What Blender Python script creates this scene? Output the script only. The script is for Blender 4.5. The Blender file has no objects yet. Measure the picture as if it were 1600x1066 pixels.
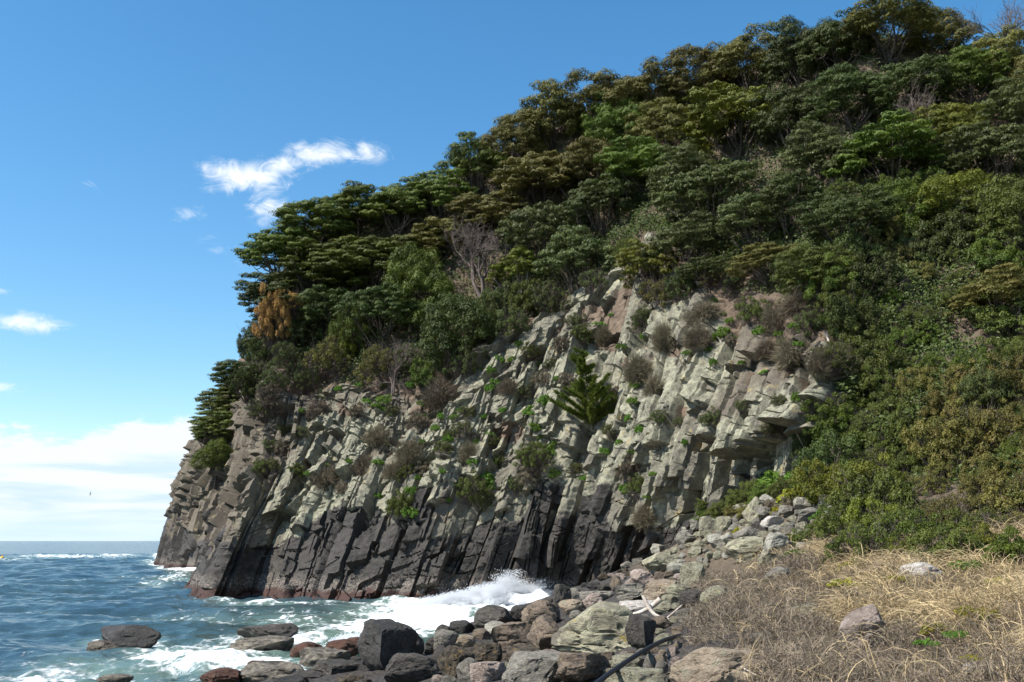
import bpy, bmesh, math
import numpy as np
from mathutils import Vector, Matrix, Euler
from mathutils.bvhtree import BVHTree

SC = bpy.context.scene
COL = SC.collection

# ------------------------------------------------------------------ camera
PITCH = math.radians(11.35)
CAMH = 5.0
FPX = 1555.6                      # focal length in photograph pixels (1600 wide)
cam = bpy.data.cameras.new('camera')
cam.lens = 35.0
cam.sensor_width = 36.0
cam.clip_start = 0.1
cam.clip_end = 60000
camo = bpy.data.objects.new('camera', cam)
camo.location = (0, 0, CAMH)
camo.rotation_euler = (math.radians(90) + PITCH, 0, 0)
COL.objects.link(camo)
SC.camera = camo

# ------------------------------------------------------------------ sun, sky, exposure
SUN_DIR = Vector((-0.62, -0.27, 0.80)).normalized()      # towards the sun
SUN_ELEV = math.asin(SUN_DIR.z)
SUN_AZ = math.atan2(SUN_DIR.x, SUN_DIR.y)                # clockwise from +Y
sun = bpy.data.lights.new('sun', 'SUN')
sun.energy = 5.0
sun.angle = math.radians(0.55)
sun.color = (1.0, 0.95, 0.87)
suno = bpy.data.objects.new('sun', sun)
suno.rotation_euler = SUN_DIR.to_track_quat('Z', 'Y').to_euler()
suno.location = (-60, -40, 80)
COL.objects.link(suno)
SC.view_settings.view_transform = 'Standard'
SC.view_settings.look = 'None'
SC.view_settings.exposure = 0.80
SC.view_settings.gamma = 1.0
SC.cycles.max_bounces = 5
SC.cycles.diffuse_bounces = 3
SC.cycles.glossy_bounces = 2
SC.cycles.transmission_bounces = 3
SC.cycles.transparent_max_bounces = 4
SC.cycles.sample_clamp_indirect = 6
SC.cycles.use_adaptive_sampling = True
SC.cycles.adaptive_threshold = 0.015

class NT:
    """short-hand for building node trees"""
    def __init__(self, tree):
        self.t = tree; self.n = tree.nodes; self.l = tree.links
    def node(self, kind, **kw):
        nd = self.n.new(kind)
        for k, v in kw.items(): setattr(nd, k, v)
        return nd
    def put(self, sock, v):
        if v is None: return
        if isinstance(v, bpy.types.NodeSocket): self.l.new(v, sock)
        elif isinstance(v, (tuple, list)) and len(v) == 3 and sock.type == 'RGBA': sock.default_value = (*v, 1)
        else: sock.default_value = v
    def math(self, op, a, b=None, c=None, clamp=False):
        nd = self.node('ShaderNodeMath', operation=op); nd.use_clamp = clamp
        for i, v in enumerate((a, b, c)): self.put(nd.inputs[i], v)
        return nd.outputs[0]
    def mix(self, f, a, b, blend='MIX'):
        nd = self.node('ShaderNodeMix', data_type='RGBA', blend_type=blend)
        self.put(nd.inputs[0], f); self.put(nd.inputs[6], a); self.put(nd.inputs[7], b)
        return nd.outputs[2]
    def noise(self, vec, scale, detail=4, rough=0.55, dist=0.0, dims='3D', w=None):
        nd = self.node('ShaderNodeTexNoise', noise_dimensions=dims)
        self.put(nd.inputs['Vector'], vec); nd.inputs['Scale'].default_value = scale
        nd.inputs['Detail'].default_value = detail; nd.inputs['Roughness'].default_value = rough
        nd.inputs['Distortion'].default_value = dist
        return nd.outputs['Fac']
    def voro(self, vec, scale, feature='F1'):
        nd = self.node('ShaderNodeTexVoronoi', feature=feature)
        self.put(nd.inputs['Vector'], vec); nd.inputs['Scale'].default_value = scale
        return nd.outputs['Distance']
    def ramp(self, f, lo, hi, a=0.0, b=1.0, smooth=True):
        nd = self.node('ShaderNodeMapRange'); nd.interpolation_type = 'SMOOTHSTEP' if smooth else 'LINEAR'
        self.put(nd.inputs['Value'], f); self.put(nd.inputs[1], lo); self.put(nd.inputs[2], hi)
        self.put(nd.inputs[3], a); self.put(nd.inputs[4], b)
        return nd.outputs[0]
    def scale(self, vec, s, loc=(0, 0, 0)):
        nd = self.node('ShaderNodeMapping'); self.put(nd.inputs[0], vec)
        nd.inputs['Scale'].default_value = s; nd.inputs['Location'].default_value = loc
        return nd.outputs[0]
    def attr(self, name):
        return self.node('ShaderNodeAttribute', attribute_name=name).outputs['Fac']
    def bump(self, h, strength, dist, normal=None):
        nd = self.node('ShaderNodeBump'); nd.inputs['Strength'].default_value = strength
        nd.inputs['Distance'].default_value = dist; self.put(nd.inputs['Height'], h)
        if normal is not None: self.put(nd.inputs['Normal'], normal)
        return nd.outputs[0]

W = bpy.data.worlds.new('World'); SC.world = W; W.use_nodes = True
wt = NT(W.node_tree); W.node_tree.nodes.clear()
sky = wt.node('ShaderNodeTexSky', sky_type='NISHITA')
sky.sun_disc = False
sky.sun_elevation = SUN_ELEV
sky.sun_rotation = SUN_AZ
sky.altitude = 0; sky.air_density = 1.0; sky.dust_density = 0.5; sky.ozone_density = 1.6
gen = wt.node('ShaderNodeTexCoord').outputs['Generated']
sep = wt.node('ShaderNodeSeparateXYZ'); wt.put(sep.inputs[0], gen)
AZ = wt.math('MULTIPLY', wt.math('ARCTAN2', sep.outputs[0], sep.outputs[1]), 57.2958)
EL = wt.math('MULTIPLY', wt.math('ARCSINE', sep.outputs[2]), 57.2958)
def px_dir(px, py):
    cx, cy = (px - 800) / FPX, (533 - py) / FPX
    d = Vector((cx, math.cos(PITCH) - cy * math.sin(PITCH), math.sin(PITCH) + cy * math.cos(PITCH)))
    return d
def azel(px, py):
    d = px_dir(px, py).normalized()
    return math.degrees(math.atan2(d.x, d.y)), math.degrees(math.asin(d.z))
comb = wt.node('ShaderNodeCombineXYZ'); wt.put(comb.inputs[0], AZ); wt.put(comb.inputs[1], EL)
cvec = comb.outputs[0]
nz = wt.noise(wt.scale(cvec, (0.6, 1.0, 1)), 0.95, 9, 0.66, 1.2)
nzc = wt.math('SUBTRACT', nz, 0.5)
tot = None
# small fair-weather clouds: (photo x, y, half width deg, half height deg, tilt, weight)
for (cx, cy, rw, rh, tilt, wgt) in [(385, 275, 2.1, 0.75, 6, 1.3), (345, 268, 1.6, 0.35, -4, 1.0), (500, 240, 1.9, 0.60, 8, 1.25),
        (575, 238, 1.1, 0.6, 0, 0.95), (440, 258, 2.3, 0.50, 16, 1.1), (535, 240, 1.6, .42, 0, 1.05), (420, 318, 0.9, 1.0, -35, 0.95), (293, 334, 0.9, 0.4, 8, 0.62),
        (348, 392, 1.1, 0.5, -25, 0.5), (30, 503, 1.7, 0.42, 0, 1.15), (-5, 606, 1.2, 0.25, 0, .8), (-4, 455, 0.6, 0.2, 0, .8),
        (140, 290, 1.0, 0.3, 0, .35), (560, 292, .6, .25, 0, .8), (-1500, 420, 9, 2, 5, 1.1), (2300, 380, 8, 2, -4, 1.1), (-2500, 200, 8, 3, 0, 1.2)]:
    a0, e0 = azel(cx, cy) if -400 < cx < 1700 else (cx / 25.0, 14 + (400 - cy) / 27.0)
    ct, st = math.cos(math.radians(tilt)), math.sin(math.radians(tilt))
    da = wt.math('SUBTRACT', AZ, a0); de = wt.math('SUBTRACT', EL, e0)
    u = wt.math('ADD', wt.math('MULTIPLY', da, ct / rw), wt.math('MULTIPLY', de, st / rw))
    v = wt.math('ADD', wt.math('MULTIPLY', da, -st / rh), wt.math('MULTIPLY', de, ct / rh))
    q = wt.math('ADD', wt.math('MULTIPLY', u, u), wt.math('MULTIPLY', v, v))
    g = wt.math('MULTIPLY', wt.math('EXPONENT', wt.math('MULTIPLY', q, -0.8)), wgt)
    tot = g if tot is None else wt.math('MAXIMUM', tot, g)
small = wt.ramp(wt.math('ADD', tot, wt.math('MULTIPLY', nzc, 2.3)), 0.18, 1.45)
small = wt.math('MULTIPLY', small, wt.ramp(tot, 0.04, 0.3))
# low bank over the sea, its top edge rising to the right behind the cliff
topel = wt.math('ADD', wt.math('MULTIPLY', wt.math('ADD', AZ, 27.0), 0.14), 5.1)
over = wt.math('SUBTRACT', topel, EL)
n2 = wt.noise(wt.scale(cvec, (0.42, 1.0, 1)), 0.75, 8, 0.64, 0.3)
edge = wt.ramp(wt.math('ADD', over, wt.math('MULTIPLY', wt.math('SUBTRACT', n2, 0.5), 4.2)), -0.35, 0.35)
n3 = wt.noise(wt.scale(cvec, (0.10, 0.9, 1), (3.1, 7.7, 0)), 1.1, 6, 0.55, 0.3)
streak = wt.ramp(wt.math('ADD', n3, wt.ramp(over, 2.6, 0.2, 0, .25)), 0.38, 0.60, 0.0, 1.0)
low = wt.ramp(EL, 0.0, 3.5, 0.80, 1.0)
bank = wt.math('MULTIPLY', edge, .97)
cl = wt.math('MAXIMUM', small, bank)
skyc = wt.node('ShaderNodeHueSaturation'); wt.put(skyc.inputs['Color'], sky.outputs[0])
skyc.inputs['Hue'].default_value = 0.493; skyc.inputs['Saturation'].default_value = 1.32; skyc.inputs['Value'].default_value = 1.42
bankc = wt.mix(streak, (5.0, 6.3, 7.2), (6.9, 7.4, 7.8))
bankc = wt.mix(wt.ramp(EL, 2.2, 0.0, 0, .75), bankc, (5.3, 6.8, 7.7))
skyb = wt.mix(bank, skyc.outputs[0], bankc)
cloudc = wt.mix(small, skyb, (7.6, 8.0, 8.4))
bg = wt.node('ShaderNodeBackground'); wt.put(bg.inputs[0], cloudc); bg.inputs[1].default_value = 0.082
wt.l.new(bg.outputs[0], wt.node('ShaderNodeOutputWorld').inputs[0])

# ------------------------------------------------------------------ helpers
def at(px, py, Y):
    """world point seen at photo pixel (px,py) at distance Y along +Y"""
    d = px_dir(px, py)
    k = Y / d.y
    return np.array([d.x * k, Y, CAMH + d.z * k])
def to_px(P):
    """photo pixel of world points (n,3)"""
    P = np.atleast_2d(P); x = P[:, 0]; y = P[:, 1]; z = P[:, 2] - CAMH
    c, s = math.cos(PITCH), math.sin(PITCH)
    f = np.maximum(y * c + z * s, 0.01); u = -y * s + z * c
    return 800 + FPX * x / f, 533 - FPX * u / f

def _h(ix, iy, iz, seed):
    h = (ix.astype(np.int64) * 374761393 + iy.astype(np.int64) * 668265263 + iz.astype(np.int64) * 2147483647 + seed * 974711) & 0xffffffff
    h = ((h ^ (h >> 13)) * 1274126177) & 0xffffffff
    return ((h ^ (h >> 16)) & 0xffffff) / 16777215.0
def vnoise(P, seed=0):
    i = np.floor(P); f = P - i; u = f * f * (3 - 2 * f); i = i.astype(np.int64)
    r = 0
    for dx in (0, 1):
        wx = u[:, 0] if dx else 1 - u[:, 0]
        for dy in (0, 1):
            wy = u[:, 1] if dy else 1 - u[:, 1]
            for dz in (0, 1):
                wz = u[:, 2] if dz else 1 - u[:, 2]
                r = r + wx * wy * wz * _h(i[:, 0] + dx, i[:, 1] + dy, i[:, 2] + dz, seed)
    return r * 2 - 1
def fbm(P, scale, octs=4, seed=0, gain=0.5):
    P = np.asarray(P, float) * scale; a = 1.0; r = 0
    for k in range(octs):
        r = r + a * vnoise(P + 17.3 * k, seed + k); P = P * 2.03; a *= gain
    return r
def sstep(x, a, b):
    t = np.clip((x - a) / (b - a), 0, 1); return t * t * (3 - 2 * t)

def tag(o, label=None, cat=None, group=None, kind=None):
    if label: o['label'] = label
    if cat: o['category'] = cat
    if group: o['group'] = group
    if kind: o['kind'] = kind
    return o
def mesh_np(name, V, F, smooth=False, attrs=None, mat=None):
    me = bpy.data.meshes.new(name)
    V = np.ascontiguousarray(V, np.float32); F = np.ascontiguousarray(F, np.int32)
    n, k = F.shape
    me.vertices.add(len(V)); me.vertices.foreach_set('co', V.ravel())
    me.loops.add(n * k); me.loops.foreach_set('vertex_index', F.ravel())
    me.polygons.add(n); me.polygons.foreach_set('loop_start', np.arange(0, n * k, k, dtype=np.int32))
    me.update(calc_edges=True)
    me.polygons.foreach_set('use_smooth', np.full(n, smooth, bool))
    for an, av in (attrs or {}).items():
        a = me.attributes.new(an, 'FLOAT', 'POINT'); a.data.foreach_set('value', np.ascontiguousarray(av, np.float32))
    if mat is not None: me.materials.append(mat)
    return me
def link(name, data, parent=None):
    o = bpy.data.objects.new(name, data); COL.objects.link(o)
    if parent is not None: o.parent = parent
    return o
def grid_faces(nr, nc):
    a = np.arange((nr - 1) * nc).reshape(nr - 1, nc)[:, :-1].ravel()
    return np.stack([a, a + 1, a + nc + 1, a + nc], 1)
def new_mat(name):
    m = bpy.data.materials.new(name); m.use_nodes = True
    t = NT(m.node_tree); m.node_tree.nodes.clear()
    b = t.node('ShaderNodeBsdfPrincipled'); o = t.node('ShaderNodeOutputMaterial')
    t.l.new(b.outputs[0], o.inputs[0]); b.inputs['Specular IOR Level'].default_value = 0.3
    return m, t, b, o
def tubes(paths, sides=6):
    """paths: list of (points(n,3), radii(n)) -> V,F of open tubes closed to a tip"""
    Vs, Fs, off = [], [], 0
    ang = np.arange(sides) * 2 * math.pi / sides
    for P, R in paths:
        P = np.asarray(P, float); R = np.asarray(R, float); n = len(P)
        T = np.gradient(P, axis=0); T /= np.linalg.norm(T, axis=1)[:, None] + 1e-9
        ref = np.array([0.31, 0.95, 0.05]); ref = np.where(np.abs(T @ ref)[:, None] > .95, [[1., 0, 0]], ref[None])
        A = np.cross(T, ref); A /= np.linalg.norm(A, axis=1)[:, None] + 1e-9; B = np.cross(T, A)
        ring = P[:, None] + R[:, None, None] * (np.cos(ang)[None, :, None] * A[:, None] + np.sin(ang)[None, :, None] * B[:, None])
        Vs.append(ring.reshape(-1, 3))
        i, j = np.meshgrid(np.arange(n - 1), np.arange(sides), indexing='ij'); j2 = (j + 1) % sides
        Fs.append(np.stack([i * sides + j, i * sides + j2, (i + 1) * sides + j2, (i + 1) * sides + j], -1).reshape(-1, 4) + off)
        off += n * sides
    return np.concatenate(Vs), np.concatenate(Fs)
# ------------------------------------------------------------------ materials of the land
def mat_cliff():
    m, t, b, o = new_mat('basalt_rock')
    geo = t.node('ShaderNodeNewGeometry'); pos = geo.outputs['Position']
    z = t.node('ShaderNodeSeparateXYZ'); t.put(z.inputs[0], pos); z = z.outputs[2]
    n1 = t.noise(pos, 0.35, 6, 0.65); n2 = t.noise(pos, 1.6, 7, 0.7); n3 = t.noise(pos, 7.0, 5, 0.7)
    lich = t.attr('lichen'); soil = t.attr('soil'); blk = t.attr('block')
    dark = t.mix(t.ramp(n2, .3, .7), (0.013, 0.012, 0.011), (0.047, 0.041, 0.035))
    dark = t.mix(t.math('MULTIPLY', blk, 0.4), dark, (0.066, 0.058, 0.050))
    pale = t.mix(t.ramp(n2, .32, .72), (0.125, 0.118, 0.088), (0.335, 0.325, 0.232))
    pale = t.mix(t.ramp(blk, .55, .95, 0, .75), pale, (0.115, 0.102, 0.080))
    pale = t.mix(t.ramp(t.math('ADD', t.noise(t.scale(pos, (1, 1, .3)), .55, 5, .65), t.math('MULTIPLY', t.math('SUBTRACT', n3, .5), .3)), .53, .66, 0, .85), pale, (0.088, 0.078, 0.064))
    pale = t.mix(t.math('MULTIPLY', t.attr('weath'), .8), pale, (0.105, 0.084, 0.064))
    pale = t.mix(t.ramp(n3, .55, .66, 0, .8), pale, (0.075, 0.068, 0.055))
    pale = t.mix(t.ramp(t.noise(pos, .9, 4, .6), .62, .70, 0, .5), pale, (0.33, 0.25, 0.10))
    lf = t.ramp(t.math('ADD', lich, t.math('MULTIPLY', t.math('SUBTRACT', n2, 0.5), 1.1)), .38, .62)
    c = t.mix(lf, dark, pale)
    brown = t.mix(t.ramp(n2, .3, .7), (0.075, 0.055, 0.040), (0.17, 0.125, 0.088))
    sf = t.ramp(t.math('ADD', soil, t.math('MULTIPLY', t.math('SUBTRACT', n2, 0.5), .9)), .40, .62)
    c = t.mix(sf, c, brown)
    # limpet crust and red weed of the tide zone
    zz = t.math('ADD', z, t.math('MULTIPLY', t.math('SUBTRACT', t.noise(pos, 1.1, 4, .6), .5), 1.5))
    c = t.mix(t.math('MULTIPLY', t.ramp(zz, 2.3, 1.4), t.ramp(n3, .45, .62, 0, .85)), c, (0.24, 0.20, 0.165))
    c = t.mix(t.ramp(zz, .95, .65), c, (0.050, 0.024, 0.018))
    t.put(b.inputs['Base Color'], c)
    t.put(b.inputs['Roughness'], t.ramp(lf, 0, 1, .62, .9))
    h = t.math('ADD', t.math('MULTIPLY', n2, .5), t.math('MULTIPLY', n3, .6))
    h = t.math('ADD', h, t.math('MULTIPLY', t.noise(pos, 22, 3, .6), .12))
    t.put(b.inputs['Normal'], t.bump(h, .7, .28))
    return m
def mat_ground():
    m, t, b, o = new_mat('earth')
    geo = t.node('ShaderNodeNewGeometry'); pos = geo.outputs['Position']
    n1 = t.noise(pos, .8, 6, .65); n2 = t.noise(pos, 6, 5, .7)
    beach = t.attr('beach')
    c1 = t.mix(t.ramp(n2, .3, .7), (0.05, 0.038, 0.026), (0.15, 0.115, 0.08))
    c2 = t.mix(t.ramp(n2, .35, .65), (0.018, 0.016, 0.015), (0.07, 0.062, 0.055))
    t.put(b.inputs['Base Color'], t.mix(beach, c1, c2)); b.inputs['Roughness'].default_value = .9
    t.put(b.inputs['Normal'], t.bump(t.math('ADD', n1, n2), .8, .15))
    return m

# ------------------------------------------------------------------ ground sheet
GP = []
for px, py, Y in [(800,1066,28),(950,1066,24),(1150,1066,20),(1350,1066,17),(1600,1066,15),(560,1066,36),
        (800,1000,42),(900,960,50),(960,920,60),(1000,890,66),(1045,860,68),(1100,825,64),(1170,812,58),(1200,790,58),(1300,765,56),(1400,750,54),
        (1100,950,32),(1100,1000,25),(1300,950,28),(1300,900,36),(1300,872,42),(1500,960,24),(1500,900,32),(1500,862,38),(1200,868,48),
        (1180,900,40),(1600,1000,19),(1620,852,36),(1750,850,36),(1750,950,22),(1450,1010,20),(1000,960,38),(1000,1010,31),(1080,905,50),(1130,868,56)]:
    GP.append(at(px, py, Y))
for px, py in [(400,1062),(520,1033),(660,1003),(735,968),(800,948),(868,930)]:      # the water line
    d = px_dir(px, py); k = (0.25 - CAMH) / d.z; GP.append(np.array([d.x * k, d.y * k, .12]))
    GP.append(np.array([d.x * k - 3.5, d.y * k + 3, -1.1]))
GP += [np.array(p, float) for p in [(0,0,3.1),(-8,6,2.2),(8,4,3.2),(20,8,3.7),(30,20,4.6),(-16,14,-.8),(-14,30,-1.6),(-22,20,-3),(-30,40,-4),(-30,60,-5),
        (-40,90,-5),(-14,70,-3),(-20,-10,-1),(20,-12,4),(0,-12,3),(45,30,7),(50,60,13),(-70,60,-7),(-60,120,-7),(-60,0,-6),(20,100,6),(60,110,16),(-5,92,-2.2),(4,15,2.6),(-3,22,1.5)]]
GP = np.array(GP)
def _tps(r): return np.where(r > 1e-6, r * r * np.log(np.maximum(r, 1e-6)), 0)
_D = np.linalg.norm(GP[:, None, :2] - GP[None, :, :2], axis=2)
_n = len(GP); _A = np.zeros((_n + 3, _n + 3)); _A[:_n, :_n] = _tps(_D) + np.eye(_n) * 2.0
_A[:_n, _n] = 1; _A[:_n, _n+1:] = GP[:, :2]; _A[_n, :_n] = 1; _A[_n+1:, :_n] = GP[:, :2].T
_w = np.linalg.solve(_A, np.concatenate([GP[:, 2], np.zeros(3)]))
def ground_z(X, Y):
    X = np.atleast_1d(X).astype(float); Y = np.atleast_1d(Y).astype(float); r = np.zeros_like(X)
    for i in range(_n): r += _w[i] * _tps(np.hypot(X - GP[i, 0], Y - GP[i, 1]))
    r = r + _w[_n] + _w[_n+1] * X + _w[_n+2] * Y
    return np.clip(r, -8, 22)
gx = np.arange(-75, 75.1, .5); gy = np.arange(-15, 120, .5)
GX, GY = np.meshgrid(gx, gy); gv = np.stack([GX.ravel(), GY.ravel(), np.zeros(GX.size)], 1)
gz = ground_z(gv[:, 0], gv[:, 1]) + .12 * fbm(gv, .5, 4, 3)
gv[:, 2] = gz
gpx, gpy = to_px(gv)
beach = 1 - sstep(gv[:, 0] - (6 + (gv[:, 1] - 25) * .16), -1.0, 2.0)
beach *= 1 - sstep(gz, 2.8, 3.6)
ground = link('ground', mesh_np('ground', gv, grid_faces(len(gy), len(gx)), True, {'beach': beach}, mat_ground()))
tag(ground, kind='structure')
BV_G = BVHTree.FromPolygons([tuple(v) for v in gv], [tuple(f) for f in grid_faces(len(gy), len(gx)).tolist()])

# ------------------------------------------------------------------ cliff surface
# each entry is one line up the hill: (photo x, photo y, distance) from the water line to the hill top
CG = [
 [(350,897,190),(372,830,187),(395,760,184),(420,620,180),(440,540,175),(455,450,170),(480,385,165)],
 [(301,925,100),(345,835,103),(378,760,107),(400,590,114),(425,520,118),(448,430,122),(475,372,124)],
 [(400,938,93),(445,810,97),(495,700,101),(522,585,106),(530,520,110),(545,430,116),(560,335,122)],
 [(520,943,88),(570,800,92),(610,700,96),(645,600,101),(650,520,106),(660,420,113),(670,300,121)],
 [(650,940,87),(705,790,90),(745,680,93),(790,530,99),(800,470,104),(800,370,111),(800,230,122)],
 [(770,935,88),(825,780,89),(865,640,92),(925,450,98),(925,400,103),(920,310,110),(915,178,122)],
 [(880,925,90),(925,785,86),(960,640,86),(1010,385,93),(1020,345,98),(1030,260,106),(1040,145,118)],
 [(1000,900,82),(1035,790,78),(1060,650,77),(1120,440,82),(1125,380,88),(1135,260,98),(1150,115,113)],
 [(1120,850,72),(1145,760,70),(1165,640,70),(1195,430,75),(1205,380,80),(1220,260,90),(1250,95,106)],
 [(1240,800,64),(1250,730,63),(1268,620,63),(1290,440,68),(1300,380,74),(1320,240,84),(1350,65,100)],
 [(1350,820,55),(1370,740,57),(1390,620,60),(1410,480,65),(1420,390,72),(1440,240,82),(1460,80,97)],
 [(1500,840,48),(1510,740,51),(1530,620,56),(1550,500,62),(1560,400,68),(1570,250,78),(1580,95,92)],
 [(1680,840,42),(1700,720,47),(1720,600,53),(1740,480,59),(1750,380,65),(1760,240,75),(1780,95,90)],
 [(1950,840,38),(1990,720,43),(2000,600,50),(2010,480,56),(2020,380,62),(2030,240,72),(2060,95,86)],
]
CP = np.array([[at(*p) for p in row] for row in CG])           # (s, t, 3)
def extend(CP, up=True):
    out = []
    for row in CP:
        b = row[0].copy(); d = row[0] - row[1]; d /= np.linalg.norm(d); b = b + d * 6
        t1 = row[-1] + np.array([2, 14, 1.5]); t2 = row[-1] + np.array([4, 45, -4.0]); t3 = row[-1] + np.array([5, 85, -25.0])
        out.append([b] + list(row) + ([t1, t2, t3] if up else [row[-1] + np.array([6, 20, 0])]))
    return np.array(out)
CP = extend(CP)                                                # rows: 0 foot, 1 water line, 2, 3, 4 rim, 5, 6, 7 top, 8, 9, 10
def cr(P, x):
    """Catmull-Rom along axis 0 at positions x"""
    n = len(P); i = np.clip(np.floor(x).astype(int), 0, n - 2); f = (x - i).reshape((-1,) + (1,) * (P.ndim - 1))
    g = lambda k: P[np.clip(k, 0, n - 1)]
    p0, p1, p2, p3 = g(i-1), g(i), g(i+1), g(i+2)
    return .5 * ((2*p1) + (-p0+p2)*f + (2*p0-5*p1+4*p2-p3)*f**2 + (-p0+3*p1-3*p2+p3)*f**3)
def surf(CP, S, T):
    A = cr(CP, S); B = cr(A.transpose(1, 0, 2), T)             # (nT, nS, 3)
    return B
def even(CP, s0, s1, step, row):
    x = np.linspace(s0, s1, 400); L = cr(cr(CP, x)[:, row], np.arange(400)) if False else cr(CP, x)[:, row]
    d = np.concatenate([[0], np.cumsum(np.linalg.norm(np.diff(L, axis=0), axis=1))])
    n = max(int(d[-1] / step), 2); return np.interp(np.linspace(0, d[-1], n), d, x)
def evenT(CP, t0, t1, step, col):
    x = np.linspace(t0, t1, 300); L = cr(CP[col], x)
    d = np.concatenate([[0], np.cumsum(np.linalg.norm(np.diff(L, axis=0), axis=1))])
    n = max(int(d[-1] / step), 2); return np.interp(np.linspace(0, d[-1], n), d, x)

rng = np.random.default_rng(11)
def column_relief(U, H, njoint, hand, seed, big):
    """outward depth of packed basalt columns over (H rows x U cols) metre axes. big(u) -> size factor"""
    r = np.random.default_rng(seed)
    nT, nS = len(H), len(U)
    best = np.zeros((nT, nS)) - 9; ident = np.zeros((nT, nS)); HH = H[:, None]
    def lay(u0, w, h0, h1, off, prof, taper, tilt, sid):
        i0, i1 = np.searchsorted(U, [u0 - w / 2, u0 + w / 2])
        if i1 - i0 < 2: return
        x = (U[i0:i1] - u0) / (w / 2)
        if prof[0] == 'flat': p = prof[1] * x * w * .5
        else: p = -prof[3] * np.where(x < prof[1], np.maximum(0, (prof[1] - x) / (1 + prof[1])), np.maximum(0, (x - prof[2]) / (1 - prof[2])))
        p = p - .40 * (np.abs(x) > 1 - .11 / w)
        hb = h0 + tilt * x * w; ht = h1 + prof[-1] * x * w
        fr = np.clip((HH - hb[None]) / max(h1 - h0, .3), 0, 1)
        D = off - taper * off * fr + p[None]
        D = np.where((HH >= hb[None]) & (HH <= ht[None]), D, -9)
        b = best[:, i0:i1]; m = D > b
        b[m] = D[m]; ident[:, i0:i1][m] = sid
    hmin, hmax = H[0], H[-1]
    for L in range(4):
        u = U[0] - r.uniform(0, 1)
        while u < U[-1]:
            bg_ = big(u); w = (1.22 if L < 2 else 1.0) * r.choice([.8, 1.2, 1.7, 2.3], p=[.22, .32, .28, .18]) * r.uniform(.85, 1.15) * bg_
            h = hmin - r.uniform(0, 4)
            own = r.normal() * .29 * bg_
            kind = r.random()
            while h < hmax:
                darkz = h < 8.5
                ln = (r.uniform(2.2, 7.5) if darkz else r.uniform(.8, 4.0)) * (.8 + .3 * bg_)
                tt = r.uniform(-.4, .4) / bg_ ** 2
                if kind < .6: prof = ('flat', r.uniform(-.45, .45), tt)
                else:
                    a_ = r.uniform(-.7, .1); prof = ('ridge', a_, r.uniform(a_ + .1, .85), r.uniform(.25, .7) * bg_, tt)
                off = own + r.normal() * (.07 if darkz else .17); show = 1.0
                if L == 1: off = .45 * bg_ + own; show = .46 if not darkz else .34
                if L == 2: off = .95 * bg_ + own; show = .27 if not darkz else .10
                if L == 3: off = 1.5 * bg_ + own; show = .11 if not darkz else .02
                if r.random() < show:
                    lay(u + w / 2, w, h, h + ln + (.02 if L == 0 else 0), off, prof, 0 if L == 0 else r.uniform(.2, .9), r.uniform(-.4, .4) / bg_ ** 2, r.random())
                h += ln
            u += w
    for (u0, w, h0, ln, off) in hand:
        lay(u0, w, h0, h0 + ln, off, ('ridge', r.uniform(-.6, -.1), r.uniform(.1, .6), .5, 0), .75, r.uniform(-.2, .2), r.random())
    best = np.where(best < -5, -.6, best)
    # fallen and standing blocks of every size, aligned with the columns
    dens = (U[-1] - U[0]) * (H[-1] - H[0]) / 2400.0
    for (cnt, w0, w1, h0, h1, o0, o1) in ((70, 2.5, 6, 3, 9, -.55, .55), (300, .6, 1.5, .8, 3.2, -.6, .05), (420, .4, 1.2, .6, 2.4, -.05, .34), (900, .25, .6, .25, 1.1, -.14, .14)):
        for _ in range(int(cnt * dens)):
            u0 = r.uniform(U[0], U[-1]); bg_ = big(u0); hh0 = r.uniform(H[0], H[-1])
            if hh0 < 7 and r.random() < .62: continue
            w = r.uniform(w0, w1) * bg_; hl = r.uniform(h0, h1) * bg_; off = r.uniform(o0, o1) * bg_
            i0, i1 = np.searchsorted(U, [u0, u0 + w])
            if i1 - i0 < 2: continue
            x = U[i0:i1] - u0; lo = hh0 + r.uniform(-.4, .4) * x; hi = hh0 + hl + r.uniform(-.4, .4) * x
            j0, j1 = np.searchsorted(H, [lo.min(), hi.max()])
            if j1 - j0 < 2: continue
            m = (HH[j0:j1] >= lo[None]) & (HH[j0:j1] <= hi[None])
            lo = np.minimum(lo, hi - .1)
            if u0 > .70 * U[-1] and (w > 1.5 or r.random() < .55): continue
            add = off * (1 - r.uniform(-.3, .7) * (HH[j0:j1] - lo[None]) / hl) + r.uniform(-.15, .15) * x[None]
            best[j0:j1, i0:i1] += np.where(m, add, 0)
            if w < 2: ident[j0:j1, i0:i1] = np.where(m, np.clip(ident[j0:j1, i0:i1] + r.uniform(-.25, .25), 0, 1), ident[j0:j1, i0:i1])
    # thin joints across and along the columns
    for _ in range(int(njoint)):
        i0 = r.integers(0, nS - 6); wj = r.integers(6, 34); j0 = r.integers(2, nT - 3); sl = r.uniform(-.6, .6)
        for k in range(i0, min(i0 + wj, nS)):
            j = int(j0 + sl * (k - i0))
            if 0 < j < nT - 1: best[j, k] -= .2
    for _ in range(int(njoint * .8)):
        i = r.integers(1, nS - 2); j0 = r.integers(0, nT - 12); best[j0:j0 + r.integers(10, 60), i] -= .25
    return best, ident

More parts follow.
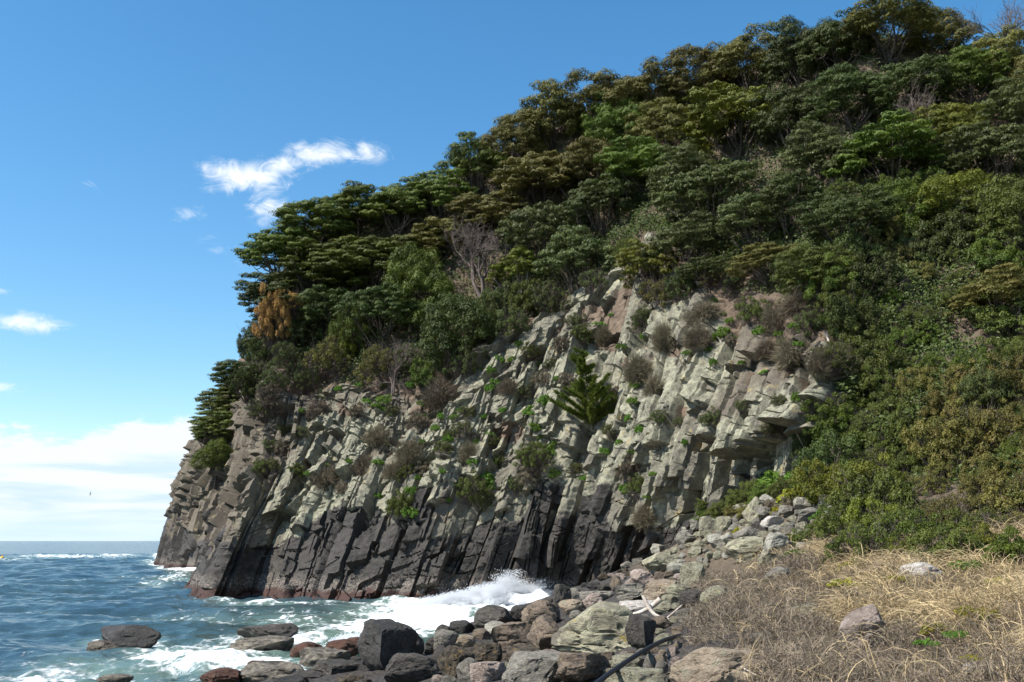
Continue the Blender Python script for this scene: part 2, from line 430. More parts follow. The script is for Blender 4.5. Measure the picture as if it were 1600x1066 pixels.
def normals_of(Pg):
    du = np.gradient(Pg, axis=1); dt = np.gradient(Pg, axis=0)
    n = np.cross(du, dt); n /= np.linalg.norm(n, axis=2)[..., None] + 1e-9
    return n
def build_cliff(name, CP, s_rock, s_all, trock, step, seed, nj, big, rockmask, mat, hand_px=(), weath=None):
    S = np.unique(np.concatenate([s_all[0], even(CP, s_rock[0], s_rock[1], step, 2), s_all[1]]))
    T = np.unique(np.concatenate([np.linspace(0, .9, 6), evenT(CP, .9, trock, step, min(5, len(CP) - 2)), np.linspace(trock, CP.shape[1] - 1, 60)]))
    Pg = surf(CP, S, T); N = normals_of(Pg)
    i1 = np.argmin(abs(T - 2)); im = len(S) // 2
    U = np.concatenate([[0], np.cumsum(np.linalg.norm(np.diff(Pg[i1], axis=0), axis=1))])
    H = np.concatenate([[0], np.cumsum(np.linalg.norm(np.diff(Pg[:, im], axis=0), axis=1))]); H -= np.interp(1, T, H)
    hand = []
    if len(hand_px):
        qx, qy = to_px(Pg.reshape(-1, 3)); qx = qx.reshape(Pg.shape[:2]); qy = qy.reshape(Pg.shape[:2])
        for (px, py, wp, lp, off) in hand_px:
            d = (qx - px) ** 2 + (qy - py) ** 2; d[:, S < .9] = 1e9
            j, i = np.unravel_index(np.argmin(d), d.shape); m = Pg[j, i, 1] / FPX
            hand.append((U[i], wp * m * 1.15, H[j], lp * m * 1.2, off))
    D, ident = column_relief(U, H, nj, hand, seed, lambda u: big(np.interp(u, U, S)))
    SS, TT = np.meshgrid(S, T)
    flat = Pg.reshape(-1, 3)
    wob = fbm(flat, .13, 3, 5).reshape(TT.shape)
    rock = rockmask(SS, TT, wob)
    n1 = fbm(flat, .45, 4, 8, .55).reshape(TT.shape); n2 = fbm(flat, 2.6, 3, 21, .6).reshape(TT.shape)
    # flat-faced chips: step noise that follows the blocks
    q = np.floor(fbm(flat * [1, 1, .45] + ident.reshape(-1, 1) * 40, .9, 2, 61).reshape(TT.shape) * 4) / 4
    fac = q * .10 * rock
    drop = D * rock + (n1 * .9 - .1) * (1 - rock) + n1 * .09 + n2 * .075 * (.5 + rock * .5) + fac
    cap = 1 - sstep(TT, 6.5, 7.5) * .6
    Q = Pg + N * (drop * cap)[..., None]
    lich = sstep(TT + wob * .42 + (ident - .5) * .55, 1.72, 2.05)
    soil = np.clip(1 - rock + .0, 0, 1) * 1.0
    patch = sstep(fbm(flat * [1, .4, 1], .33, 4, 31).reshape(TT.shape), .12, .5) * sstep(TT, 2.0, 3.0) * (.75 - .55 * np.clip(D, 0, 1))
    soil = np.maximum(soil, patch)
    F = grid_faces(len(T), len(S))
    o = link(name, mesh_np(name, Q.reshape(-1, 3), F, True, {'lichen': lich.ravel(), 'soil': soil.ravel(), 'block': ident.ravel(), 'weath': weath(SS, TT, wob).ravel()}, mat))
    o.data.set_sharp_from_angle(angle=math.radians(32))
    tag(o, kind='structure')
    qs = Q[::2, ::2]; fs = grid_faces(qs.shape[0], qs.shape[1])
    bv = BVHTree.FromPolygons([tuple(v) for v in qs.reshape(-1, 3).tolist()], [tuple(f) for f in fs.tolist()])
    return o, bv, (S, T, Pg, Q)
M_CLIFF = mat_cliff()
def rock_main(S, T, wob):
    # rim of the rock (t) for each s, soil to the right of the last columns
    rim = np.interp(S, [0, 1, 2, 3, 4, 5, 6, 7, 8, 9, 9.3], [3.8, 3.85, 3.75, 3.9, 4.0, 3.95, 4.02, 3.75, 3.55, 3.5, 3.4])
    r = 1 - sstep(T + wob * .35, rim - .12, rim + .15)
    return r * (1 - sstep(S + wob * .15, 9.25, 9.5))
HAND = [(1150,712,36,140,2.1),(1182,700,38,150,2.4),(1212,690,30,170,1.7),(1120,690,32,120,1.7),(1040,700,40,140,1.9),(1070,745,36,120,1.6),(1100,640,40,120,2.3),
        (1165,585,40,90,1.4),(1050,760,30,90,1.2),(1215,640,30,130,1.5),(815,870,26,120,1.6),(860,875,24,110,1.5),(945,800,30,110,1.6),(690,790,30,130,1.4),
        (560,800,26,150,1.3),(425,800,34,160,1.6),(470,830,22,90,1.1),(655,610,60,90,1.0),(540,720,26,100,1.2),(930,870,26,110,1.4),(990,545,30,160,1.6),(970,430,34,110,1.4),
        (1000,640,28,80,1.2),(785,800,24,120,1.1),(720,640,34,110,1.2),(835,560,34,90,1.3),(510,668,50,60,1.3),(600,640,40,70,1.0),(890,700,28,90,1.2)]
cliff, BV_C, CL = build_cliff('cliff', CP, (.75, 9.45), (np.linspace(0, .7, 14), np.linspace(9.5, 13, 130)), 4.15, .085, 7, 700,
        lambda s: 1.0 + .62 * sstep(s, 6.2, 8.2), rock_main, M_CLIFF, HAND,
        lambda s, t, w: np.clip(1 - sstep(s + w * .3, 1.2, 2.2) + sstep(t + w * .3, 3.3, 3.9) * .8 * (1 - sstep(s, 3, 4)) + sstep(s + w * .3, 7.3, 8.2) * sstep(t + w * .5, 3.0, 3.5), 0, 1))
# far headland beyond the cove
FG = [
 [(240,893,235),(262,810,240),(290,735,245),(330,650,250),(360,590,255),(385,560,258)],
 [(260,890,192),(281,800,194),(303,740,196),(333,660,199),(362,600,202),(392,560,205)],
 [(295,893,176),(315,815,178),(340,740,181),(370,660,186),(398,595,190),(425,545,194)],
 [(345,897,165),(365,825,168),(395,740,172),(420,660,176),(440,590,180),(470,545,184)],
 [(420,900,160),(450,820,163),(480,740,166),(510,660,170),(540,590,175),(570,540,180)],
]
FP = extend(np.array([[at(*p) for p in row] for row in FG]), False)
def rock_far(S, T, wob): return 1 - sstep(T + wob * .3, 3.9, 4.3)
headland, BV_F, FL = build_cliff('headland_cliff', FP, (0.5, 3.6), (np.linspace(0, .45, 6), np.linspace(3.65, 4, 6)), 4.4, .22, 19, 90,
        lambda s: 1.5, rock_far, M_CLIFF, (), lambda s, t, w: np.ones_like(s))

def hit(px, py, what='all'):
    """nearest land surface seen at a photo pixel"""
    o = Vector((0, 0, CAMH)); d = px_dir(px, py).normalized(); best = None
    for bv, nm in ((BV_C, 'c'), (BV_F, 'f'), (BV_G, 'g')):
        if what != 'all' and nm not in what: continue
        r = bv.ray_cast(o, d)
        if r[0] is not None and (best is None or r[3] < best[2]): best = (r[0], r[1], r[3], nm)
    return best
# ------------------------------------------------------------------ sea
def mat_sea():
    m, t, b, o = new_mat('sea_water')
    geo = t.node('ShaderNodeNewGeometry'); pos = geo.outputs['Position']
    foam = t.attr('foam'); shal = t.attr('shallow'); crest = t.attr('crest')
    p2 = t.scale(pos, (1.0, .55, 1.0))
    warp = t.noise(p2, .35, 3, .5)
    n = t.noise(p2, .55, 9, .68, 1.2)
    v = t.voro(t.scale(pos, (1.0, .6, 1)), 1.3, 'DISTANCE_TO_EDGE')
    lace = t.ramp(v, 0.0, .22, 1, 0)
    fine = t.noise(pos, 5, 5, .7)
    k = t.math('ADD', t.math('MULTIPLY', t.math('SUBTRACT', n, .5), 4.2), t.math('MULTIPLY', t.math('SUBTRACT', lace, .4), .35))
    k = t.math('ADD', k, t.math('MULTIPLY', t.math('SUBTRACT', fine, .5), .5))
    ff = t.ramp(t.math('ADD', k, t.math('SUBTRACT', t.math('MULTIPLY', foam, 2.0), 1.0)), -.15, .85)
    deep = t.mix(t.ramp(t.noise(t.scale(pos, (.5, .25, 1)), .12, 4, .6), .35, .65), (0.020, 0.043, 0.058), (0.034, 0.064, 0.076))
    body = t.mix(shal, deep, (0.036, 0.066, 0.050))
    body = t.mix(t.math('MULTIPLY', t.ramp(foam, .15, .6), .6), body, (0.15, 0.22, 0.18))
    t.put(b.inputs['Base Color'], t.mix(ff, body, (0.80, 0.83, 0.84)))
    t.put(b.inputs['Roughness'], t.ramp(ff, 0, 1, .16, .8))
    b.inputs['IOR'].default_value = 1.33
    b.inputs['Specular IOR Level'].default_value = .36
    h = t.math('ADD', t.noise(t.scale(pos, (.5, 1.0, 1)), .8, 6, .56), t.math('MULTIPLY', ff, .15))
    h2 = t.noise(t.scale(pos, (.22, 1.0, 1)), .14, 5, .6)
    nrm = t.bump(h2, .8, 1.6)
    t.put(b.inputs['Normal'], t.bump(h, .75, .42, nrm))
    return m
def sea_point(px, py, z=0.0):
    d = px_dir(px, py); k = (z - CAMH) / d.z
    return np.array([d.x * k, d.y * k, z])
na, nr = 760, 620
ang = np.radians(np.linspace(-80, 80, na)); rad = 14 * (420 / 14) ** (np.linspace(0, 1, nr))
Rg, Ag = np.meshgrid(rad, ang, indexing='ij')
sv = np.stack([Rg.ravel() * np.sin(Ag.ravel()), Rg.ravel() * np.cos(Ag.ravel()), np.zeros(Rg.size)], 1)
spx, spy = to_px(sv)
# whitewater: (photo x, y, half width, half height, weight), laid on the sea where the surf breaks
FO = [(660,972,150,24,1.12),(800,945,90,20,1.7),(560,985,90,20,.95),(480,1000,80,16,.9),(700,950,130,10,1.1),(350,1030,150,28,.86),(420,1050,90,20,.85),(260,1035,90,22,.70),(150,1050,140,24,.60),
      (60,1062,120,16,.72),(430,947,120,5,.75),(560,947,100,4,.8),(640,944,60,5,.95),(330,940,60,8,.5),(320,970,110,14,.55),(450,968,120,12,.62),
      (110,871,120,3.6,.74),(185,869,60,3,.6),(262,870,26,7,1.25),(255,884,30,5,.8),(290,893,40,6,1.0),(270,905,60,8,.45),(245,915,30,5,.5),(200,902,60,5,.35),(20,918,30,5,.55),
      (235,880,20,3,.7),(330,895,30,4,.9),(230,1005,45,14,.62),(150,1000,50,12,.5),(380,1008,60,14,.7),(20,875,40,2.5,.6),(205,852,40,1.2,.6),(90,908,70,2,.45),(60,955,60,3,.38),(170,935,50,3,.35)]
foam = np.zeros(len(sv))
for cx, cy, rw, rh, w in FO:
    q = ((spx - cx) / rw) ** 2 + ((spy - cy) / rh) ** 2
    foam = np.maximum(foam, w * np.exp(-q * .9))
gd = ground_z(sv[:, 0], sv[:, 1]) if False else None
foam += .10 * fbm(sv * [1, .5, 1], .12, 3, 4) - .02
sw = np.sin((sv[:, 1] * .9 + sv[:, 0] * .35) * .42 + 1.6 * fbm(sv, .03, 2, 2))
amp = np.clip(Rg.ravel() / 60, .35, 1.6)
z = .16 * amp * sw + .22 * amp * fbm(sv * [.6, 1, 1], .35, 4, 9, .55) + .05 * fbm(sv, 1.6, 3, 12)
z += np.clip(foam, 0, 1.5) * (.16 + .22 * fbm(sv, .9, 4, 14, .6))
bx = (sv[:, 0] - sea_point(790, 938)[0]); by = (sv[:, 1] - sea_point(790, 938)[1])
z += .8 * np.exp(-((bx / 6.5) ** 2 + ((by - .3) / 2.2) ** 2)) * np.clip(.75 + .75 * fbm(sv, .8, 4, 15, .6), .1, 2)
foam = np.maximum(foam, 1.5 * np.exp(-((bx / 6.5) ** 2 + (by / 4.0) ** 2)))
sv[:, 2] = z
shal = sstep(spy, 925, 1040) * .75 * sstep(spx, -50, 350) + .18 * sstep(fbm(sv * [1, .4, 1], .05, 3, 6), -.1, .5)
sea_m = mesh_np('water', sv, grid_faces(nr, na)[:, ::-1], True, {'foam': np.clip(foam, 0, 1.6), 'shallow': np.clip(shal, 0, 1), 'crest': z}, mat_sea())
sea = tag(link('water', sea_m), kind='structure')
# open sea out to the horizon (one ring joined to the edge of the nearer water)
rad2 = np.concatenate([[418.0], 420 * (40000 / 420) ** np.linspace(0.01, 1, 60)])
ang2 = np.radians(np.linspace(-180, 180, 240))
R2, A2 = np.meshgrid(rad2, ang2, indexing='ij')
ov = np.stack([R2.ravel() * np.sin(A2.ravel()), R2.ravel() * np.cos(A2.ravel()), np.full(R2.size, -.05)], 1)
tag(link('open_sea_water', mesh_np('open_sea_water', ov, grid_faces(61, 240)[:, ::-1], True, {'foam': np.full(len(ov), .02), 'shallow': np.full(len(ov), .1)}, bpy.data.materials['sea_water'])), kind='structure')
# flat water behind the viewer
bv_ = np.array([(-420, 60, -.4), (-420, -420, -.4), (420, -420, -.4), (420, 60, -.4)], float)
tag(link('rear_water', mesh_np('rear_water', bv_, np.array([[0, 1, 2, 3]]), False, {'foam': np.zeros(4), 'shallow': np.zeros(4)}, bpy.data.materials['sea_water'])), kind='structure')
# ------------------------------------------------------------------ foliage
def mat_leaf(name, c1, c2, trans=.16, gloss=.5):
    m, t, b, o = new_mat(name)
    v = t.attr('tint'); oi = t.node('ShaderNodeObjectInfo').outputs['Random']
    c = t.mix(v, c1, c2)
    hs = t.node('ShaderNodeHueSaturation'); t.put(hs.inputs['Color'], c)
    t.put(hs.inputs['Hue'], t.ramp(oi, 0, 1, .487, .512, False)); t.put(hs.inputs['Value'], t.ramp(oi, 0, 1, .82, 1.18, False))
    t.put(b.inputs['Base Color'], hs.outputs[0]); b.inputs['Roughness'].default_value = gloss
    b.inputs['Specular IOR Level'].default_value = .22
    tr = t.node('ShaderNodeBsdfTranslucent'); t.put(tr.inputs[0], hs.outputs[0])
    mx = t.node('ShaderNodeMixShader'); mx.inputs[0].default_value = trans
    t.l.new(b.outputs[0], mx.inputs[1]); t.l.new(tr.outputs[0], mx.inputs[2]); t.l.new(mx.outputs[0], o.inputs[0])
    return m
def mat_plain(name, c1, c2, scale=3, rough=.85, bump=.4, stretch=(1, 1, .3)):
    m, t, b, o = new_mat(name)
    tc = t.node('ShaderNodeTexCoord').outputs['Object']
    n = t.noise(t.scale(tc, stretch), scale, 5, .65)
    t.put(b.inputs['Base Color'], t.mix(t.ramp(n, .35, .65), c1, c2)); b.inputs['Roughness'].default_value = rough
    t.put(b.inputs['Normal'], t.bump(n, bump, .03))
    return m
LM = {
 'pine':   mat_leaf('leaf_dark_green', (0.0422, 0.0616, 0.0088), (0.1276, 0.1584, 0.0211)),
 'olive':  mat_leaf('leaf_olive_brown', (0.0629, 0.0646, 0.0136), (0.1742, 0.1573, 0.0374)),
 'green':  mat_leaf('leaf_green', (0.0384, 0.0624, 0.0080), (0.1160, 0.1560, 0.0176)),
 'yellow': mat_leaf('leaf_yellow_green', (0.0593, 0.0749, 0.0078), (0.1638, 0.1755, 0.0187)),
 'grey':   mat_leaf('leaf_grey_green', (0.0400, 0.0560, 0.0150), (0.1200, 0.1420, 0.0400), .16, .42),
 'dark':   mat_leaf('leaf_deep_green', (0.0255, 0.0391, 0.0085), (0.0782, 0.1020, 0.0221)),
 'ochre':  mat_leaf('leaf_dead_ochre', (.30, .180, .045), (.62, .40, .13)),
 'vivid':  mat_leaf('leaf_vivid_green', (.050, .110, .012), (.130, .230, .025), .25),
 'mottle': mat_leaf('leaf_mottled', (0.0496, 0.0656, 0.0112), (0.1920, 0.1520, 0.0400)),
 'dry':    mat_leaf('leaf_dry_brown', (.085, .070, .048), (.215, .178, .118), .1, .8),
 'moss':   mat_leaf('leaf_moss_green', (0.0407, 0.0577, 0.0089), (0.1221, 0.1406, 0.0252)),
 'gold':   mat_leaf('leaf_gold', (.070, .130, .012), (.460, .380, .030), .25),
}
M_BARK = mat_plain('bark', (.040, .031, .024), (.125, .100, .078))
M_PALEBARK = mat_plain('pale_bark', (.20, .17, .14), (.42, .38, .33))
M_TWIG = mat_plain('purple_twig', (.075, .058, .050), (.17, .135, .118))
M_DRIFT = mat_plain('bleached_wood', (.33, .27, .22), (.62, .55, .47))

def leaves(P, N, size, r, aspect=.5, droop=.15):
    n = len(P); A = r.normal(size=(n, 3)); A -= (A * N).sum(1)[:, None] * N; A /= np.linalg.norm(A, axis=1)[:, None] + 1e-9
    B = np.cross(N, A); s = (size * r.uniform(.6, 1.35, n))[:, None]
    V = np.stack([P + A * s - N * s * droop, P + B * s * aspect, P - A * s - N * s * droop, P - B * s * aspect], 1)
    return V.reshape(-1, 3), np.arange(n * 4).reshape(-1, 4)
def unit(v): return v / (np.linalg.norm(v, axis=-1)[..., None] + 1e-9)

def make_crown(seed, cr_=(.17, .30), flat=.4, zs=.55, ncl=80, per=260, leaf=.034, under=.35, zc=1.05, inner=.25, jitter=.55, lean=0.0, rough=.03):
    """unit crown of radius about 1; returns leaf mesh arrays and the clump centres"""
    r = np.random.default_rng(seed); C = []; R = []
    ph = math.pi * (3 - 5 ** .5)
    for k in range(ncl):
        inn = r.random() < inner
        zz = 1 - (k + .5) / ncl * (1 + under); rr = math.sqrt(max(0, 1 - zz * zz)); a = k * ph + r.uniform(-.35, .35)
        lump = .86 + rough * r.normal() + .22 * math.sin(2 * a + seed) * math.cos(3 * zz + seed) + r.uniform(-.10, .10)
        if inn: lump *= r.uniform(.45, .8)
        c = np.array([rr * math.cos(a) * lump, rr * math.sin(a) * lump, zz * lump * zs])
        c[2] += lean * c[0]
        C.append(c); R.append(r.uniform(*cr_) * (1.0 if zz > 0 else .8))
    C = np.array(C); R = np.array(R)
    VV, FF, TT, off = [], [], [], 0
    for c, q in zip(C, R):
        m = int(per * (q / cr_[1]) ** 1.5)
        d = unit(r.normal(size=(m, 3))); d[:, 2] = np.where(r.random(m) < .8, np.abs(d[:, 2]), d[:, 2])
        rad = (1.05 - .38 * r.random(m) ** 2) * (1 + .22 * np.sin(5 * np.arctan2(d[:, 1], d[:, 0]) + c[0] * 9))
        P = c + d * (rad * q)[:, None] * np.array([1, 1, flat])
        P[:, 2] -= .35 * q * (d[:, 0] ** 2 + d[:, 1] ** 2) * flat
        N = unit(d * np.array([1, 1, 1.35]) + np.array([0, 0, .25]) + r.normal(size=(m, 3)) * jitter * .62)
        V, F = leaves(P, N, leaf, r)
        VV.append(V); FF.append(F + off); off += len(V)
        t = np.clip(r.uniform(.1, .9) * .6 + .4 * r.random(m) ** 1.5, 0, 1); TT.append(np.repeat(t, 4))
    C[:, 2] += zc
    V = np.concatenate(VV); V[:, 2] += zc
    return V, np.concatenate(FF), np.concatenate(TT), C, R
def make_limbs(seed, C, zc, trunk_r=.055, nl=22, fork=.35, lean=.12):
    r = np.random.default_rng(seed + 500); paths = []
    top = np.array([r.uniform(-lean, lean), r.uniform(-lean, lean), zc * .55])
    base = np.array([0, 0, -.45]); mid = np.array([r.uniform(-.1, .1), r.uniform(-.1, .1), zc * .12])
    tt = np.linspace(0, 1, 8)[:, None]
    tr = (1-tt)**2*base + 2*tt*(1-tt)*mid + tt**2*top + r.normal(size=(8, 3)) * .012
    paths.append((tr, np.linspace(trunk_r * 1.25, trunk_r * .7, 8)))
    idx = r.permutation(len(C))[:nl]
    for k in idx:
        s = tr[r.integers(4, 8)]; e = C[k]; m = (s + e) / 2 + np.array([0, 0, -.10]) + r.normal(size=3) * .07
        tt = np.linspace(0, 1, 8)[:, None]
        p = (1-tt)**2*s + 2*tt*(1-tt)*m + tt**2*e + r.normal(size=(8, 3)) * .014
        paths.append((p, np.linspace(trunk_r * .5, trunk_r * .1, 8)))
        for q in range(2):
            i = r.integers(3, 6); e2 = p[i] + r.normal(size=3) * .22 + np.array([0, 0, .12]); u = np.linspace(0, 1, 4)[:, None]
            paths.append((p[i] + (e2 - p[i]) * u, np.linspace(trunk_r * .22, trunk_r * .05, 4)))
    return tubes(paths, 5)
PROTO = {}
def proto_tree(style, seed):
    k = (style, seed)
    if k in PROTO: return PROTO[k]
    st = {'pad':   dict(cr_=(.13, .28), flat=.21, zs=.62, ncl=115, per=620, leaf=.0215, under=.5, inner=.28, jitter=.42),
          'clump': dict(cr_=(.11, .25), flat=.34, zs=.66, ncl=135, per=700, leaf=.0172, under=.5, inner=.25, jitter=.55),
          'dense': dict(cr_=(.13, .26), flat=.55, zs=.80, ncl=125, per=560, leaf=.0205, inner=.15, under=.7, jitter=.6),
          'open':  dict(cr_=(.10, .22), flat=.32, zs=.62, ncl=115, per=560, leaf=.0190, inner=.2, under=.3, jitter=.6)}[style]
    V, F, T, C, R = make_crown(seed * 7 + 1, **st)
    cm = mesh_np('crown', V, F, False, {'tint': T}, LM['pine'])
    tv, tf = make_limbs(seed, C, 1.05, .05 if style != 'open' else .04, 16 if style != 'open' else 26)
    tm = mesh_np('trunk', tv, tf, True, None, M_BARK)
    PROTO[k] = (cm, tm); return PROTO[k]
NPLANT = [0]
def ground_under(P):
    """drop a point straight down on to the hill; fall back to the point itself"""
    best = None
    for bv in (BV_C, BV_F, BV_G):
        q = bv.ray_cast(Vector((P[0], P[1], P[2] + .5)), Vector((0, 0, -1)))
        if q[0] is not None and (best is None or q[0].z > best): best = q[0].z
    return best
def tree(cx, top, w, bot, leaf, style, label, cat='tree', name='evergreen_tree', group=None, lean=0.0, bark=None, fwd=1.0):
    """crown fills photo box (cx, top, w) with its lower edge near bot"""
    cyp = min(bot, top + (bot - top) * .75)
    h = hit(cx, cyp) or hit(cx, bot) or hit(cx + 30, bot + 20) or hit(cx + 60, bot + 50)
    Y = h[0].y
    R = w / 2 * Y / FPX * 1.16
    Y = Y - R * .30 * fwd
    P = at(cx, bot, Y); Pt = at(cx, top, Y)
    H = Pt[2] - P[2]
    zscale = H / 1.30                      # unit crown spans z .45 .. 1.7
    base = np.array([P[0], P[1], Pt[2] - zscale * 1.72])
    NPLANT[0] += 1; sd = NPLANT[0]
    cm, tm = proto_tree(style, sd % 6)
    e = bpy.data.objects.new(name, None); COL.objects.link(e)
    e.location = base; e.rotation_euler = (0, lean, (sd * 2.399) % 6.28 if not lean else ((sd * 0.6) % .8))
    e.scale = (R, R, zscale)
    tag(e, label, cat, group)
    for nm, me, mt in (('crown', cm, LM[leaf]), ('trunk', tm, bark or M_BARK)):
        o = link(nm, me, e); o.material_slots[0].link = 'OBJECT'; o.material_slots[0].material = mt
    return e

TG = 'evergreen trees covering the headland'
T = [
 # far headland
 (372,560,70,625,'dark','pad','small dark evergreen at the top of the far rock shoulder, just below the ochre bush'),
 (345,600,62,668,'pine','pad','wind-pruned evergreen with shelf-like branches midway down the far shoulder'),
 (330,640,66,706,'pine','pad','evergreen whose branches stick out farthest over the sea on the far shoulder'),
 (337,694,56,738,'green','dense','lowest evergreen on the far shoulder, hanging just above bare rock'),
 # left dome
 (425,490,74,560,'dark','clump','dark ragged tree at the left edge of the wood, directly above the ochre bush'),
 (418,425,84,505,'dark','pad','grey-green tree leaning out at the outermost left edge of the wood'),
 (430,355,100,440,'pine','pad','shelf-branched evergreen forming the left shoulder of the wooded dome'),
 (492,312,120,410,'pine','pad','flat-topped evergreen on the skyline under the wispy cloud'),
 (556,290,104,380,'pine','pad','broad green crown making the small peak on the skyline right of the wispy cloud'),
 (500,385,130,480,'pine','pad','layered dark evergreen in the middle of the left dome'),
 (585,365,130,455,'pine','pad','layered evergreen below the small skyline peak'),
 (625,283,104,370,'pine','pad','low skyline evergreen in the dip right of the small peak'),
 (520,450,110,540,'dark','clump','deep green tree just above and right of the ochre bush'),
 (595,440,100,540,'dark','open','shaded tree with bare inner branches left of the bright rounded tree'),
 (650,405,96,525,'green','dense','bright rounded green tree standing out against dark woodland, left of the dead tree'),
 (690,265,96,360,'pine','pad','olive-tinged skyline evergreen just left of the notch in the ridge'),
 (682,340,100,430,'olive','pad','olive evergreen directly above the bright rounded tree'),
 (742,215,96,310,'pine','clump','dark tufted tree rising at the notch in the skyline'),
 (765,300,100,385,'olive','pad','olive crown directly behind the top of the dead grey tree'),
 (715,470,110,580,'dark','dense','very dark tree in the hollow between the bright rounded tree and the cliff'),
 # ridge
 (805,190,100,285,'olive','clump','brownish domed crown on the ridge above the notch'),
 (860,155,116,250,'olive','clump','brown-green crown on the ridge with sky gaps under it'),
 (945,124,130,215,'olive','clump','long flat brown-green crown on the ridge left of the step in the skyline'),
 (845,240,130,335,'olive','pad','wide olive crown shelf under the brownish domed crown'),
 (915,225,110,320,'olive','clump','olive crown in the middle of the wood with thin trunks showing under it'),
 (845,315,110,430,'grey','open','open grey-green tree above the small bright pine with the bare stem'),
 (905,355,110,470,'grey','open','silvery grey-green tree reaching down to the cliff top left of the pale crag'),
 (968,165,104,270,'green','clump','fresh green crown just below the long flat brown crown'),
 (945,270,110,380,'dark','open','dark tree with a long sideways limb above the pale crag'),
 (1020,118,110,200,'olive','clump','small brown crown on the ridge at the step in the skyline'),
 (1010,215,120,320,'green','pad','green crown left of the tree with the yellow-green flat shelves'),
 (1040,170,104,260,'olive','clump','brown-green rounded crown above the green crown in mid wood'),
 (1098,88,118,180,'olive','clump','large rust-tinged crown on the ridge, first past the step in the skyline'),
 (1175,66,130,160,'olive','clump','large rust-tinged crown on the ridge against the highest knoll'),
 (1075,230,110,330,'grey','clump','grey-green crown between the yellow-green shelves and the fresh green crown'),
 (1155,145,150,250,'yellow','pad','tree with wide flat yellow-green shelves catching the sun in mid wood'),
 (1110,255,150,370,'grey','open','large grey-leaved tree with pale twisting limbs over the crag'),
 (1180,300,110,400,'grey','open','grey-leaved tree on the right of the one with pale twisting limbs'),
 (1085,340,120,440,'grey','open','low grey-green tree hiding the top of the pale crag'),
 # knoll and right
 (1255,52,110,150,'dark','clump','dark grey-green crown on the left slope of the highest knoll'),
 (1240,140,116,250,'dark','clump','dark crown right of the yellow-green shelves with blue sky showing through'),
 (1310,28,110,130,'dark','clump','dark crown leaning on the left of the topmost tree'),
 (1395,-2,150,92,'olive','clump','topmost tree of the hill, a broad olive umbrella crown on forked limbs'),
 (1465,22,104,110,'olive','clump','drooping olive crown on the right of the topmost tree'),
 (1335,110,130,215,'dark','clump','large dark crown below the topmost tree'),
 (1430,95,110,190,'dark','open','shaded open crown between the topmost tree and the leafless tree'),
 (1395,190,150,300,'green','pad','tree with bright green tufted shelves slanting down to the left under the knoll'),
 (1290,200,120,310,'grey','clump','grey-green crown left of the bright tufted shelves'),
 (1475,165,116,270,'yellow','clump','yellow-green crown right of the bright tufted shelves'),
 (1520,78,104,170,'green','clump','green skyline crown just left of the leafless tree'),
 (1575,52,100,150,'olive','clump','olive crown at the foot of the leafless tree by the edge of the view'),
 (1590,130,110,230,'grey','clump','grey-green crown at the right edge under the olive one'),
 (1560,190,140,310,'grey','open','grey-green tree at the right edge with exposed curved limbs'),
 (1325,300,130,400,'dark','clump','deep green tree in the shaded belt under the tufted shelves'),
 (1235,270,116,380,'dark','open','shadowed tree behind the large grey-leaved tree'),
 (1500,280,120,370,'yellow','dense','rounded yellow-green tree above the right thicket'),
 (1420,300,104,390,'green','dense','rounded green tree in the middle of the shaded belt'),
 (1600,290,110,390,'moss','dense','rounded moss-green tree at the right edge above the bare bank'),
 (1640,80,110,200,'olive','clump','olive crown half outside the right edge of the view'),
 (1570,420,130,520,'mottle','open','yellow-flecked tree with bare spreading limbs above the bare brown bank'),
 (1280,385,110,470,'moss','clump','small mossy tree above the rooty top of the right crag'),
 (1200,380,100,450,'olive','open','thin olive tree on the brow between the crag and the roots'),
 (1110,400,90,460,'dark','open','thin dark tree on the brow right of the pale crag'),
]
for (cx, top, w, bot, leaf, style, lab) in T:
    if 780 < cx < 1300 and top < 200: top -= 10
    tree(cx, top, w, bot, leaf, style, lab, group=TG)
# trees with a look of their own
tree(812,388,76,470,'yellow','open','small bright yellow-green pine on a bare pale stem beside the dead tree', name='pine_tree', bark=M_PALEBARK)
tree(1012,372,84,470,'yellow','open','low yellow-green pine with a bare stem in front of the pale crag', name='pine_tree')

def bare_tree(cx, top, bot, w, seed, label, mat, n1=9, thick=.02, fwd=2.5, name='leafless_tree'):
    h = hit(cx, bot) or hit(cx, bot + 40) or hit(cx, bot + 90); Y = h[0].y - fwd
    P = at(cx, bot, Y); H = at(cx, top, Y)[2] - P[2]; R = w / 2 * Y / FPX
    r = np.random.default_rng(seed); trunk = []; twigs = []
    def grow(p, d, ln, rad, depth, store):
        n = 6; pts = [p]
        for i in range(n - 1):
            d = unit(d + r.normal(size=3) * .16 + np.array([0, 0, .05])); pts.append(pts[-1] + d * ln / (n - 1))
        store.append((np.array(pts), np.linspace(rad, rad * .45, n)))
        if depth > 0:
            for q in range(4 if depth > 1 else 5):
                i = r.integers(2, n); a = unit(d + r.normal(size=3) * .62 * np.array([R / H * 1.6 + .4, 1, .8]))
                grow(pts[i], a, ln * r.uniform(.5, .75), rad * .5, depth - 1, twigs if depth <= 3 else trunk)
    for q in range(3):
        grow(np.array([r.uniform(-.2, .2), r.uniform(-.2, .2), -1.0]), unit(np.array([r.uniform(-.35, .35) * R / H * 2, 0, 1.])), H * .55, H * thick, 4, trunk)
    e = bpy.data.objects.new(name, None); COL.objects.link(e); e.location = P
    tag(e, label, 'tree')
    V, F = tubes(trunk, 6); link('trunk', mesh_np('trunk', V, F, True, None, mat), e)
    V, F = tubes(twigs, 3); link('twigs', mesh_np('twigs', V, F, True, None, mat), e)
bare_tree(752, 335, 450, 70, 5, 'dead grey leafless tree leaning in the wood left of the small bright pine', M_TWIG, thick=.028)
